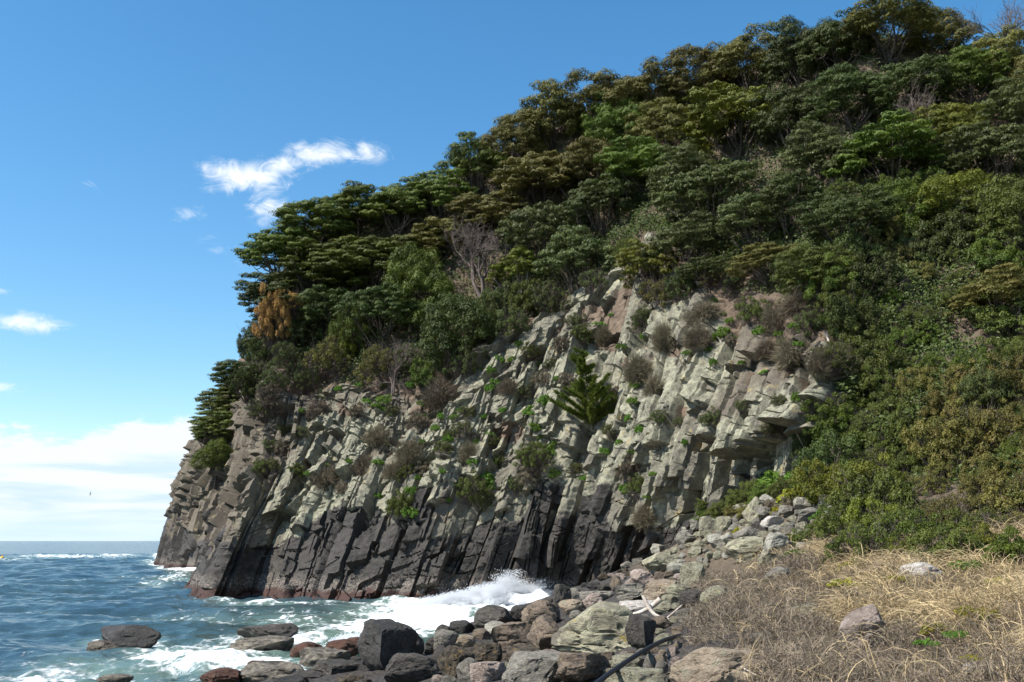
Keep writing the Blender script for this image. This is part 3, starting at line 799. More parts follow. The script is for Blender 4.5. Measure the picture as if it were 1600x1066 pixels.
bare_tree(1572, -8, 90, 100, 9, 'leafless purplish tree rising against the sky at the upper right', M_TWIG, fwd=0)
bare_tree(1448, 120, 205, 60, 12, 'thin leafless grey tree among green crowns under the highest knoll', M_TWIG, fwd=4)
bare_tree(615, 520, 600, 50, 14, 'pale twiggy dead sapling at the cliff top below the bright rounded tree', M_TWIG, fwd=1.5)

# the small pine growing out of the rock face
def cliff_pine():
    h = hit(925, 668); P = np.array(h[0]); Y = P[1] - .6; P = at(925, 672, Y); top = at(905, 548, Y); H = top[2] - P[2]
    r = np.random.default_rng(3); br = []; LP, LN = [], []
    ax = np.array([top[0] - P[0], -.4, H]); tt = np.linspace(0, 1, 10)[:, None]
    stem = tt * ax + np.array([.25, 0, 0]) * np.sin(tt * 3.1)
    br.append((stem, np.linspace(.13, .02, 10)))
    for k in range(90):
        f = r.uniform(.05, .97); s = ax * f; a = r.uniform(0, 6.28); ln = ((1.06 - f) * H * .46 * r.uniform(.35, 1.2) + .22) * (.8 + .35 * math.sin(a * 2 + f * 9)); d = unit(np.array([math.cos(a), math.sin(a), .45])); u = np.linspace(0, 1, 5)[:, None]
        p = s + d * ln * u + np.array([0, 0, .12 * ln]) * u ** 2
        br.append((p, np.linspace(.035, .008, 5)))
        m = int(420 * ln); q = r.uniform(.15, 1, m); P0 = s + d * ln * q[:, None] + np.array([0, 0, .12 * ln]) * (q ** 2)[:, None]
        dd = unit(d + r.normal(size=(m, 3)) * 1.0 + [0, 0, .5]); LP.append(P0 + dd * r.uniform(.02, .26, m)[:, None]); LN.append(dd)
    e = bpy.data.objects.new('pine_tree', None); COL.objects.link(e); e.location = P
    tag(e, 'small dark green pine growing alone out of the middle of the rock face', 'tree')
    V, F = tubes(br, 5); link('trunk', mesh_np('trunk', V, F, True, None, M_BARK), e)
    LP = np.concatenate(LP); dd = np.concatenate(LN); n = len(LP); s = .13
    B = unit(np.cross(dd, r.normal(size=(n, 3)))) * .022
    V = np.stack([LP - dd * s * .6 - B, LP - dd * s * .6 + B, LP + dd * s + B * .3, LP + dd * s - B * .3], 1).reshape(-1, 3)
    link('crown', mesh_np('crown', V, np.arange(n * 4).reshape(-1, 4), False, {'tint': np.repeat(r.random(n), 4)}, LM['pine']), e)
cliff_pine()

# ------------------------------------------------------------------ shrubs
def make_shrub(seed, kind):
    r = np.random.default_rng(seed)
    st = {'leafy': dict(cr_=(.10, .24), flat=.55, zs=.62, ncl=64, per=470, leaf=.028, under=.25, zc=.30, inner=.2, jitter=.8, rough=.11),
          'mixed': dict(cr_=(.09, .20), flat=.55, zs=.60, ncl=56, per=330, leaf=.025, under=.25, zc=.32, inner=.2, jitter=.9),
          'tuft':  dict(cr_=(.16, .32), flat=.6, zs=.38, ncl=26, per=90, leaf=.085, under=.2, zc=.18, inner=.1, jitter=.6)}[kind]
    V, F, Tn, C, R = make_crown(seed * 13 + 5, **st)
    paths = []
    for c in C:
        s = np.array([c[0] * .15, c[1] * .15, -.25]); u = np.linspace(0, 1, 5)[:, None]
        m = (s + c) / 2 + r.normal(size=3) * .07
        paths.append(((1-u)**2*s + 2*u*(1-u)*m + u**2*(c + unit(c) * .12), np.linspace(.016, .005, 5)))
        for q in range(5 if kind == 'mixed' else 1):
            e2 = c + r.normal(size=3) * .16 + [0, 0, .08]; paths.append((c * .6 + (e2 - c * .6) * u, np.linspace(.009, .003, 5)))
    tv, tf = tubes(paths, 3)
    return mesh_np('foliage', V, F, False, {'tint': Tn}, LM['green']), mesh_np('stem', tv, tf, True, None, M_TWIG)
def make_twiggy(seed):
    """a rounded tangle of fine dry twigs, few leaves"""
    r = np.random.default_rng(seed); n = 2600
    d = unit(r.normal(size=(n, 3))); d[:, 2] = np.abs(d[:, 2]) * .9; d = d * (.72 + .55 * np.abs(vnoise(d * 2.2, seed)))[:, None] * 1.15
    s = d * r.uniform(.15, .75, n)[:, None] * [1, 1, .7]; e = d * r.uniform(.8, 1.08, n)[:, None] * [1, 1, .7] + r.normal(size=(n, 3)) * .1
    m = (s + e) / 2 + r.normal(size=(n, 3)) * .09
    B = unit(np.cross(e - s, r.normal(size=(n, 3)))) * .008
    V = np.stack([s - B, s + B, m + B * .8, m - B * .8, e + B * .3, e - B * .3], 1).reshape(-1, 3); b = np.arange(n)[:, None] * 6
    F = np.concatenate([b + [0, 1, 2, 3], b + [3, 2, 4, 5]])
    return mesh_np('twigs', V, F, False, {'tint': np.repeat(r.random(n), 6)}, LM['dry'])
SH = {k: [make_shrub(i + 3, k) for i in range(3)] for k in ('leafy', 'mixed', 'tuft')}
TW = [make_twiggy(i) for i in range(3)]
KINDW = {'green': 'green', 'moss': 'moss-green', 'yellow': 'yellow-green', 'grey': 'grey-green', 'dark': 'dark green', 'mottle': 'brown-flecked', 'olive': 'olive', 'dry': 'dry brown', 'vivid': 'vivid green', 'ochre': 'ochre', 'pine': 'deep green', 'gold': 'yellow-leaved'}
LANDM = {  # landmarks one can find, at photo pixels
 'the ochre dead bush': (432, 505), 'the lone pine on the rock face': (918, 610), 'the dead grey tree': (750, 390), 'the pale crag': (975, 430),
 'the biggest overhanging block': (1175, 670), 'the bare brown bank': (1520, 535), 'the rock heap under the crag': (1170, 850), 'the white-topped boulder in the straw': (1440, 905),
 'the leafless skyline tree': (1570, 30), 'the red-flowered bush': (1545, 610), 'the far rock shoulder': (290, 800), 'the dark grooved face': (700, 850),
 'the vivid creeper bank': (1215, 755), 'the dark-slotted ledge': (515, 640), 'the bright rounded tree': (650, 460), 'the notched rim': (640, 610)}
USED = set()
def rel_label(px, py, first, landm=None):
    L = sorted((landm or LANDM).items(), key=lambda kv: math.hypot(kv[1][0] - px, (kv[1][1] - py) * 1.2))
    def rel(k):
        nm, (lx, ly) = L[k]; dx, dy = px - lx, py - ly; far = math.hypot(dx, dy)
        w = 'right of' if dx > 0 else 'left of'; v = 'below' if dy > 0 else 'above'
        q = 'just ' if far < 45 else ('well ' if far > 130 else '')
        if abs(dx) > 2 * abs(dy): return q + w + ' ' + nm
        if abs(dy) > 2 * abs(dx): return q + v + ' ' + nm
        return q + v + ' and ' + w + ' ' + nm
    for cand in [f'{first} {rel(0)}', f'small {first} {rel(0)}', f'{first} {rel(1)}'] + [f'{first} {rel(i)}, {rel(j)}' for i in range(3) for j in range(i + 1, 6)] + [f'{first} {rel(i)}, {rel(j)}' for i in range(len(L)) for j in range(len(L)) if i != j]:
        if cand not in USED and len(cand.split()) <= 16:
            USED.add(cand); return cand
    return first + ' near ' + L[0][0]
def shrub(px, py, w, h, leaf, kind, label=None, name='shrub', cat='shrub', group=None, sink=.15, fwd=0.0):
    q = hit(px, py + h * .3)
    if q is None: return None
    P = q[0]; R = w / 2 * P.y / FPX; Hs = h * P.y / FPX
    NPLANT[0] += 1; sd = NPLANT[0]
    nrm = q[1] if q[1].y < 0 else -q[1]
    up = (Vector((0, 0, 1)) * .75 + Vector(nrm) * .45).normalized()
    e = bpy.data.objects.new(name, None); COL.objects.link(e)
    e.location = P - up * sink * R + (Vector((0, 0, CAMH)) - P).normalized() * fwd
    e.rotation_euler = (up.to_track_quat('Z', 'Y') @ Euler((0, 0, sd * 2.4)).to_quaternion()).to_euler()
    e.scale = (R, R, max(Hs, .5 * R))
    tag(e, label, cat, group)
    if kind == 'twiggy':
        o = link('twigs', TW[sd % 3], e); return e
    fm, sm = SH[kind][sd % 3]
    o = link('foliage', fm, e); o.material_slots[0].link = 'OBJECT'; o.material_slots[0].material = LM[leaf]
    if kind != 'tuft': link('stem', sm, e)
    return e
r = np.random.default_rng(77)
# single bushes one can point to
shrub(427,510,52,90,'ochre','leafy','rust-ochre dead conifer-like bush at the left end of the cliff top', group=None, fwd=5.0)
shrub(458,475,50,46,'ochre','mixed','half-dead ochre and green bush above and right of the rust-ochre one', fwd=5.5)
shrub(1545,610,86,70,'grey','leafy','glossy dark camellia bush dotted with red flowers below the bare brown bank', name='camellia_bush')
for (px, py, w, h, lf, kd) in [(470,520,60,50,'grey','leafy'),(520,505,70,60,'grey','leafy'),(560,520,76,80,'moss','leafy'),(600,570,70,60,'olive','mixed'),(510,560,70,60,'olive','mixed'),
        (640,565,60,50,'grey','mixed'),(450,560,50,50,'grey','mixed'),(700,560,70,70,'dark','leafy'),(668,590,50,50,'green','leafy'),(780,480,70,60,'grey','leafy'),(750,515,70,60,'grey','mixed'),(800,505,60,50,'grey','mixed'),
        (725,570,50,50,'grey','mixed'),(860,470,60,50,'grey','mixed'),(1030,460,70,50,'olive','mixed'),(1070,450,60,50,'dark','leafy'),(1125,435,60,40,'olive','mixed'),(930,440,50,40,'grey','mixed'),(985,395,40,40,'green','leafy'),
        (415,560,50,50,'dark','leafy'),(400,585,46,44,'grey','mixed'),(440,535,50,46,'moss','mixed'),(395,545,44,50,'dark','leafy'),(480,590,44,40,'grey','mixed'),(430,600,50,44,'grey','mixed'),(545,545,60,50,'yellow','leafy'),(1180,490,60,50,'moss','mixed'),(1240,420,70,50,'dark','leafy'),(1160,430,60,40,'dark','mixed'),(410,640,40,34,'grey','mixed'),(385,600,50,50,'dark','leafy'),
        (900,505,40,30,'grey','mixed'),(820,470,60,60,'moss','leafy'),(1010,500,50,40,'grey','mixed'),(1320,470,70,60,'moss','leafy'),(1270,500,50,40,'grey','mixed')]:
    shrub(px, py, w, h, lf, kd, rel_label(px, py, KINDW[lf] + ' clifftop bush'), group='bushes along the cliff top')
# bushes and dry tangles on the rock face
for (px, py, w, h, lf, kd) in [(590,675,50,36,'dry','twiggy'),(655,660,40,34,'dry','mixed'),(735,765,60,50,'moss','mixed'),(835,715,62,46,'moss','mixed'),(510,740,54,40,'dry','twiggy'),(625,790,44,36,'moss','leafy'),
        (460,735,26,20,'moss','leafy'),(570,720,40,32,'dry','twiggy'),(750,780,40,34,'grey','mixed'),(860,820,1,1,'dry','x'),(995,730,50,50,'dry','mixed'),(1000,760,44,36,'moss','mixed'),(1000,570,50,60,'dry','twiggy'),(1040,520,44,60,'dry','twiggy'),
        (960,620,36,36,'dry','mixed'),(690,610,60,60,'dry','twiggy'),(700,575,50,60,'dry','twiggy'),(420,620,40,40,'dry','mixed'),(500,640,40,30,'dry','mixed'),(795,600,36,30,'dry','twiggy'),(735,700,40,34,'dry','twiggy'),(640,700,50,40,'dry','twiggy'),
        (1090,520,50,50,'dry','twiggy'),(1100,480,60,40,'dry','twiggy'),(1240,540,60,50,'dry','twiggy'),(1200,540,50,40,'dry','twiggy'),(1280,560,40,50,'dry','twiggy'),(1250,470,70,50,'dry','twiggy'),(905,520,30,24,'moss','mixed'),(440,700,36,26,'dry','mixed'),
        (945,520,30,40,'dry','twiggy'),(880,540,34,30,'dry','mixed'),(1020,600,30,50,'dry','twiggy'),(1010,800,44,40,'dry','twiggy'),(1130,900,1,1,'dry','x'),(1215,490,50,50,'dry','twiggy'),(770,690,30,24,'moss','mixed'),(560,640,30,20,'dry','mixed'),(615,730,36,30,'dry','twiggy')]:
    if kd == 'x': continue
    lab = rel_label(px, py, ('dry brown twig tangle' if kd == 'twiggy' else ('brown scrubby bush' if lf == 'dry' else 'dull green bush')) + ' on the rock')
    shrub(px, py, w, h, lf, kd, lab, group='scrub rooted on the rock face')
# bright leafy plants on ledges
VP = [(600,622,26,12),(575,625,20,10),(640,600,16,12),(668,597,22,26),(715,598,1,1),(770,575,16,20),(765,605,18,14),(780,560,18,12),(700,685,16,20),(675,720,14,12),(640,800,26,20),(630,780,16,12),(652,745,14,10),
      (740,720,20,14),(760,745,26,20),(745,690,16,12),(765,760,18,14),(830,640,26,20),(850,625,22,26),(835,665,20,14),(860,700,36,16),(870,690,18,12),(995,598,22,18),(990,625,22,16),(985,650,18,14),(1000,670,14,20),
      (980,760,26,18),(985,740,14,12),(1020,740,14,10),(1130,518,30,26),(1140,500,16,12),(1115,468,14,10),(1190,515,26,22),(1260,475,30,18),(1285,500,26,20),(1245,620,18,26),(1115,565,14,16),(1195,580,18,8),(1255,505,14,12),
      (800,560,14,10),(810,535,14,10),(690,650,14,14),(600,600,14,12),(560,600,16,10),(530,605,14,10),(470,640,12,8),(545,720,12,10),(510,725,12,8),(910,400,1,1),(700,780,10,10),(1070,690,10,14),(905,580,12,10),(940,505,26,8),(870,590,12,10),(1035,655,12,10),
      (720,640,14,12),(755,650,12,14),(785,640,14,12),(660,690,12,12),(690,735,12,10),(775,720,14,10),(812,610,12,12),(968,690,12,12),(1100,800,22,18),(1085,812,14,10),(1010,775,12,8),(975,540,10,12)]
for (px, py, w, h) in VP:
    if w < 2: continue
    shrub(px, py, w, h, 'vivid', 'tuft', rel_label(px, py, 'vivid leafy ledge plant'), name='leafy_plant', cat='plant', group='leafy plants on the rock ledges', sink=.05)

rv = np.random.default_rng(123); nv = 0
while nv < 85:
    px, py = rv.uniform(400, 1290), rv.uniform(560, 800)
    top_ = np.interp(px, [400, 640, 720, 800, 900, 980, 1100, 1290], [640, 615, 590, 560, 500, 440, 460, 500]); low_ = np.interp(px, [400, 700, 1000, 1100, 1290], [760, 790, 800, 740, 690])
    py = rv.uniform(top_, low_); up_ = (py - top_) / (low_ - top_)
    if rv.random() < up_ * .6: continue
    nv += 1
    if rv.random() < .45: w = rv.uniform(10, 20); shrub(px, py, w, w * .7, 'vivid', 'tuft', rel_label(px, py, 'vivid leafy ledge plant'), name='leafy_plant', cat='plant', group='leafy plants on the rock ledges', sink=.1)
    else:
        w = rv.uniform(20, 40); lf = rv.choice(['dry', 'moss', 'moss', 'grey']); shrub(px, py, w, w * .75, lf, 'mixed', rel_label(px, py, ('brown' if lf == 'dry' else 'dull green') + ' cliff bush'), group='scrub rooted on the rock face', sink=.25)
# the thicket on the right-hand slope
cnt = 0
for row, py in enumerate(range(300, 880, 33)):
    x0 = 1235 if py < 560 else (1290 - (py - 560) * .25 if py < 700 else 1255 + (py - 700) * .4)
    if py < 560: x0 = 1300 + max(0, (py - 430)) * .2
    px = x0 + r.uniform(0, 20) + (row % 2) * 18
    while px < 1790:
        qx, qy = px + r.uniform(-10, 10), py + r.uniform(-9, 9)
        bank = 1492 < qx < 1562 and abs(qy - (505 + (qx - 1480) * .75)) < 24
        if not bank:
            sz = r.choice([52, 72, 92, 118], p=[.25, .35, .25, .15]) * r.uniform(.9, 1.1) * (1.08 if py > 600 else .92)
            pn = vnoise(np.array([[qx / 90., qy / 70., 3.]]), 5)[0]
            if py > 590 and qx > 1430 and pn > -.25: lf = r.choice(['mottle', 'mottle', 'olive', 'moss'])
            elif py > 760: lf = r.choice(['green', 'moss', 'moss', 'yellow'])
            elif py > 440: lf = 'moss' if pn > .1 else r.choice(['green', 'dark', 'green'])
            else: lf = r.choice(['dark', 'moss', 'green', 'grey', 'olive', 'dark'])
            kd = 'leafy' if r.random() < .7 else 'mixed'
            shrub(qx, qy, sz, sz * r.uniform(.6, .8), lf, kd, rel_label(qx, qy, KINDW[lf] + ('' if kd == 'leafy' else ' twiggy') + ' thicket bush'), name='thicket_bush', group='bushes of the thicket on the right slope', sink=.25)
            cnt += 1
        px += r.uniform(48, 74)
# the creeper bank at the foot of the crag
for (px, py, w, h, lf) in [(1215,745,70,44,'vivid'),(1180,770,60,36,'moss'),(1150,785,50,30,'moss'),(1240,770,50,34,'gold'),(1225,790,40,20,'gold'),(1200,755,50,30,'vivid'),(1120,800,36,22,'moss'),(1305,768,40,24,'vivid'),(1282,800,40,24,'vivid'),
        (1155,828,24,20,'gold'),(1145,815,20,16,'vivid'),(1250,740,50,36,'vivid'),(1170,800,40,20,'mottle'),(1300,745,50,30,'green'),(1340,745,50,34,'moss'),(1290,830,50,34,'moss'),(1250,845,50,30,'green'),(1360,850,60,40,'moss'),(1135,792,44,26,'moss'),(1165,775,50,30,'moss'),(1195,772,50,30,'green'),(1225,765,50,34,'moss'),(1262,758,44,34,'green'),(1150,800,40,20,'mottle'),(1200,790,44,20,'dry'),(1240,785,44,24,'dry'),(1270,780,40,26,'moss'),(1185,760,44,30,'vivid'),(1105,808,30,20,'green'),(1100,790,24,20,'moss')]:
    shrub(px, py, w, h, lf, 'leafy' if lf in ('moss', 'mottle', 'green', 'dry') else 'tuft', rel_label(px, py, KINDW[lf] + ' creeping plant'), name='creeping_plant', cat='plant', group='creepers at the foot of the crag', sink=.2)

# ivy and undergrowth carpeting the wooded slope (too many to count)
def undergrowth():
    S, Tt, Pg, Q = CL; r = np.random.default_rng(8); n = 420000
    SS = np.searchsorted(S, r.uniform(.4, 13, n)).clip(1, len(S) - 1); 
    tv = r.uniform(1.2, 7.4, n); TI = np.searchsorted(Tt, tv).clip(1, len(Tt) - 1)
    f = r.random((2, n))[:, :, None]
    P = Q[TI, SS] * (1 - f[0]) + Q[TI - 1, SS] * f[0]; P = P * (1 - f[1]) + (Q[TI, SS - 1]) * f[1]
    rim = np.interp(S[SS], [0, 1, 2, 3, 4, 5, 6, 7, 8, 9, 9.3, 9.6], [3.9, 3.95, 3.9, 4.05, 4.1, 4.05, 4.3, 4.0, 3.9, 3.8, 3.4, 1.5])
    nse = fbm(P, .5, 3, 40)
    qx, qy = to_px(P)
    bank = (qx > 1478) & (qx < 1575) & (abs(qy - (502 + (qx - 1480) * .75)) < 20)
    keep = (Tt[TI] > rim + nse * .25) & ~bank; P = P[keep]; nse = nse[keep]
    P += r.normal(size=P.shape) * [.25, .25, .25] + [0, -.25, .15] + np.clip(nse, 0, 1)[:, None] * [0, -.5, .5]
    N = unit(np.array([-.2, -.7, .8]) + r.normal(size=P.shape) * .6)
    V, F = leaves(P, N, .13, r)
    tag(link('undergrowth', mesh_np('undergrowth', V, F, False, {'tint': np.repeat(r.random(len(P)), 4)}, LM['dark'])), 'dark green undergrowth carpeting the wooded slope under the trees', 'undergrowth', kind='stuff')
undergrowth()
# ------------------------------------------------------------------ boulders
def mat_stone(name, c1, c2, spot=None, spot_lo=.6, spot_hi=.7, spot2=None, rough=.85, s=1.0, foot=None):
    m, t, b, o = new_mat(name)
    tc = t.node('ShaderNodeTexCoord').outputs['Object']; rnd = t.node('ShaderNodeObjectInfo').outputs['Random']
    off = t.node('ShaderNodeVectorMath', operation='ADD'); t.put(off.inputs[0], tc)
    cm = t.node('ShaderNodeCombineXYZ'); t.put(cm.inputs[0], t.math('MULTIPLY', rnd, 40.0)); t.put(cm.inputs[1], t.math('MULTIPLY', rnd, 23.0)); t.l.new(cm.outputs[0], off.inputs[1])
    v = off.outputs[0]
    n1 = t.noise(v, 1.7 * s, 8, .7); n2 = t.noise(v, 9 * s, 6, .72); n3 = t.noise(v, 2.6 * s, 5, .6, .5)
    c = t.mix(t.ramp(t.math('ADD', t.math('MULTIPLY', n1, .6), t.math('MULTIPLY', n2, .4)), .36, .62), c1, c2)
    c = t.mix(t.ramp(n2, .58, .70, 0, .6), c, tuple(x * .45 for x in c1))
    if spot: c = t.mix(t.ramp(t.math('ADD', n3, t.math('MULTIPLY', t.math('SUBTRACT', n2, .5), .5)), spot_lo, spot_hi, 0, .85), c, spot)
    if spot2: c = t.mix(t.ramp(t.noise(t.scale(v, (1, 1, 1), (9, 4, 2)), 1.9 * s, 5, .6), .57, .66, 0, .8), c, spot2)
    if foot:
        z = t.node('ShaderNodeSeparateXYZ'); t.put(z.inputs[0], t.node('ShaderNodeNewGeometry').outputs['Position'])
        zz = t.math('ADD', z.outputs[2], t.math('MULTIPLY', t.math('SUBTRACT', n1, .5), .6))
        c = t.mix(t.ramp(zz, .75, .35), c, foot)
    t.put(b.inputs['Base Color'], c); b.inputs['Roughness'].default_value = rough
    h = t.math('ADD', t.math('MULTIPLY', n1, .8), t.math('MULTIPLY', n2, .35))
    crack = t.ramp(t.voro(t.scale(v, (1, 1, 1.6)), 2.2 * s, 'DISTANCE_TO_EDGE'), 0, .05, 0, 1)
    h = t.math('ADD', h, t.math('MULTIPLY', crack, .10))
    n4 = t.noise(v, 26 * s, 4, .7)
    t.put(b.inputs['Normal'], t.bump(t.math('ADD', h, t.math('MULTIPLY', n4, .12)), 1.0, .24))
    return m
SM = {
 'charcoal': mat_stone('stone_charcoal', (.022,.021,.020), (.060,.055,.050), rough=.6),
 'dark':     mat_stone('stone_dark', (.030,.028,.025), (.095,.082,.068), (.13,.115,.095), .62, .72, rough=.68),
 'grey':     mat_stone('stone_grey', (.095,.087,.074), (.28,.255,.21), (.30,.28,.22), .6, .72),
 'brown':    mat_stone('stone_brown', (.080,.062,.046), (.24,.185,.135), (.28,.21,.12), .6, .7, (.05,.045,.04)),
 'tan':      mat_stone('stone_tan', (.17,.13,.088), (.42,.34,.25), (.36,.24,.09), .6, .7, (.23,.22,.15)),
 'pink':     mat_stone('stone_pink', (.20,.15,.12), (.44,.36,.31), (.12,.09,.07), .6, .7),
 'lichen':   mat_stone('stone_lichen', (.14,.125,.090), (.38,.36,.25), (.33,.25,.07), .63, .72, (.11,.095,.078)),
 'pale':     mat_stone('stone_pale', (.17,.16,.13), (.42,.40,.33), (.30,.24,.10), .64, .72),
 'white':    mat_stone('stone_white', (.33,.30,.27), (.66,.61,.55), (.28,.27,.16), .58, .68, (.30,.20,.18)),
 'red':      mat_stone('stone_red_weed', (.045,.018,.010), (.125,.060,.038), (.19,.14,.10), .62, .72, rough=.6),
 'crust':    mat_stone('stone_barnacle', (.050,.042,.034), (.27,.235,.18), (.035,.028,.024), .52, .62, rough=.7),
 'mottle':   mat_stone('stone_mottled', (.040,.035,.028), (.15,.115,.075), (.022,.020,.018), .50, .58, (.22,.14,.06), s=1.5),
}
def make_stone(seed, kind):
    r = np.random.default_rng(seed); bm = bmesh.new(); bmesh.ops.create_icosphere(bm, subdivisions=5, radius=1.0)
    V = np.array([v.co[:] for v in bm.verts]); F = np.array([[v.index for v in f.verts] for f in bm.faces]); bm.free()
    npl, lo, hi = {'round': (20, .70, .93), 'angular': (18, .46, .80), 'slab': (14, .5, .82)}[kind]
    base = V.copy()
    for k in range(npl):
        n = unit(r.normal(size=3) * ([1, 1, .5] if kind != 'slab' else [1, 1, 1])); d = r.uniform(lo, hi)
        q = V @ n; m = q > d
        V[m] -= ((q[m] - d) * (.94 if kind != 'round' else .8))[:, None] * n
    if kind == 'slab': V[:, 2] = np.clip(V[:, 2], -.45, .42 + .1 * V[:, 0])
    nrm = unit(V)
    V = V * (1 + fbm(base, .9, 2, seed + 50) * .12)[:, None] + nrm * (fbm(base, 1.6, 3, seed) * .055 + fbm(base, 4.5, 4, seed + 9, .6) * .030)[:, None]
    k = np.abs(vnoise(base * 2.1, seed + 4)); V -= nrm * (.05 * (k < .05))[:, None]
    V -= (V.max(0) + V.min(0)) / 2; V /= (V.max(0) - V.min(0)) / 2
    me = mesh_np('boulder', V, F, True, None, SM['grey']); me.set_sharp_from_angle(angle=math.radians(38)); return me
STN = {k: [make_stone(40 + i + 10 * j, k) for i in range(5)] for j, k in enumerate(('round', 'angular', 'slab'))}
NST = [0]
PLACED = []
def stone(px, py, w, h, mat, kind, label, name='boulder', cat='boulder', group=None, roll=0.0, deep=.85, at_sea=False, sink=.12, var=None):
    """a stone filling the photo box centred (px,py); stands where the ground meets its foot"""
    foot = py + h * (.5 - sink)
    if at_sea: P = sea_point(px, foot, .05)
    else:
        q = hit(px, foot, 'g' if mat != 'cliff' else 'all') or hit(px, foot); P = np.array(q[0])
    Y = P[1]; m = Y / FPX; hw = w / 2 * m; hh = h / 2 * m * 1.03; dp = max(hw, hh) * deep
    Y2 = Y + dp * .35; C = at(px, py, Y2); s = Y2 / Y
    NST[0] += 1; k = NST[0] if var is None else var
    o = link(name, STN[kind][k % 5]); o.material_slots[0].link = 'OBJECT'; o.material_slots[0].material = SM[mat]
    o.location = C
    q = (k * 37) % 4
    rz = (q * math.pi / 2) + ((k * 0.73) % .5 - .25)
    o.rotation_euler = (0, roll, rz)
    sx, sy = (hw * s, dp) if q % 2 == 0 else (dp, hw * s)
    o.scale = (sx, sy, hh * s)
    tag(o, label, cat, group); PLACED.append((px, py, w, h, o.location.copy(), max(hw, dp)))
    return o
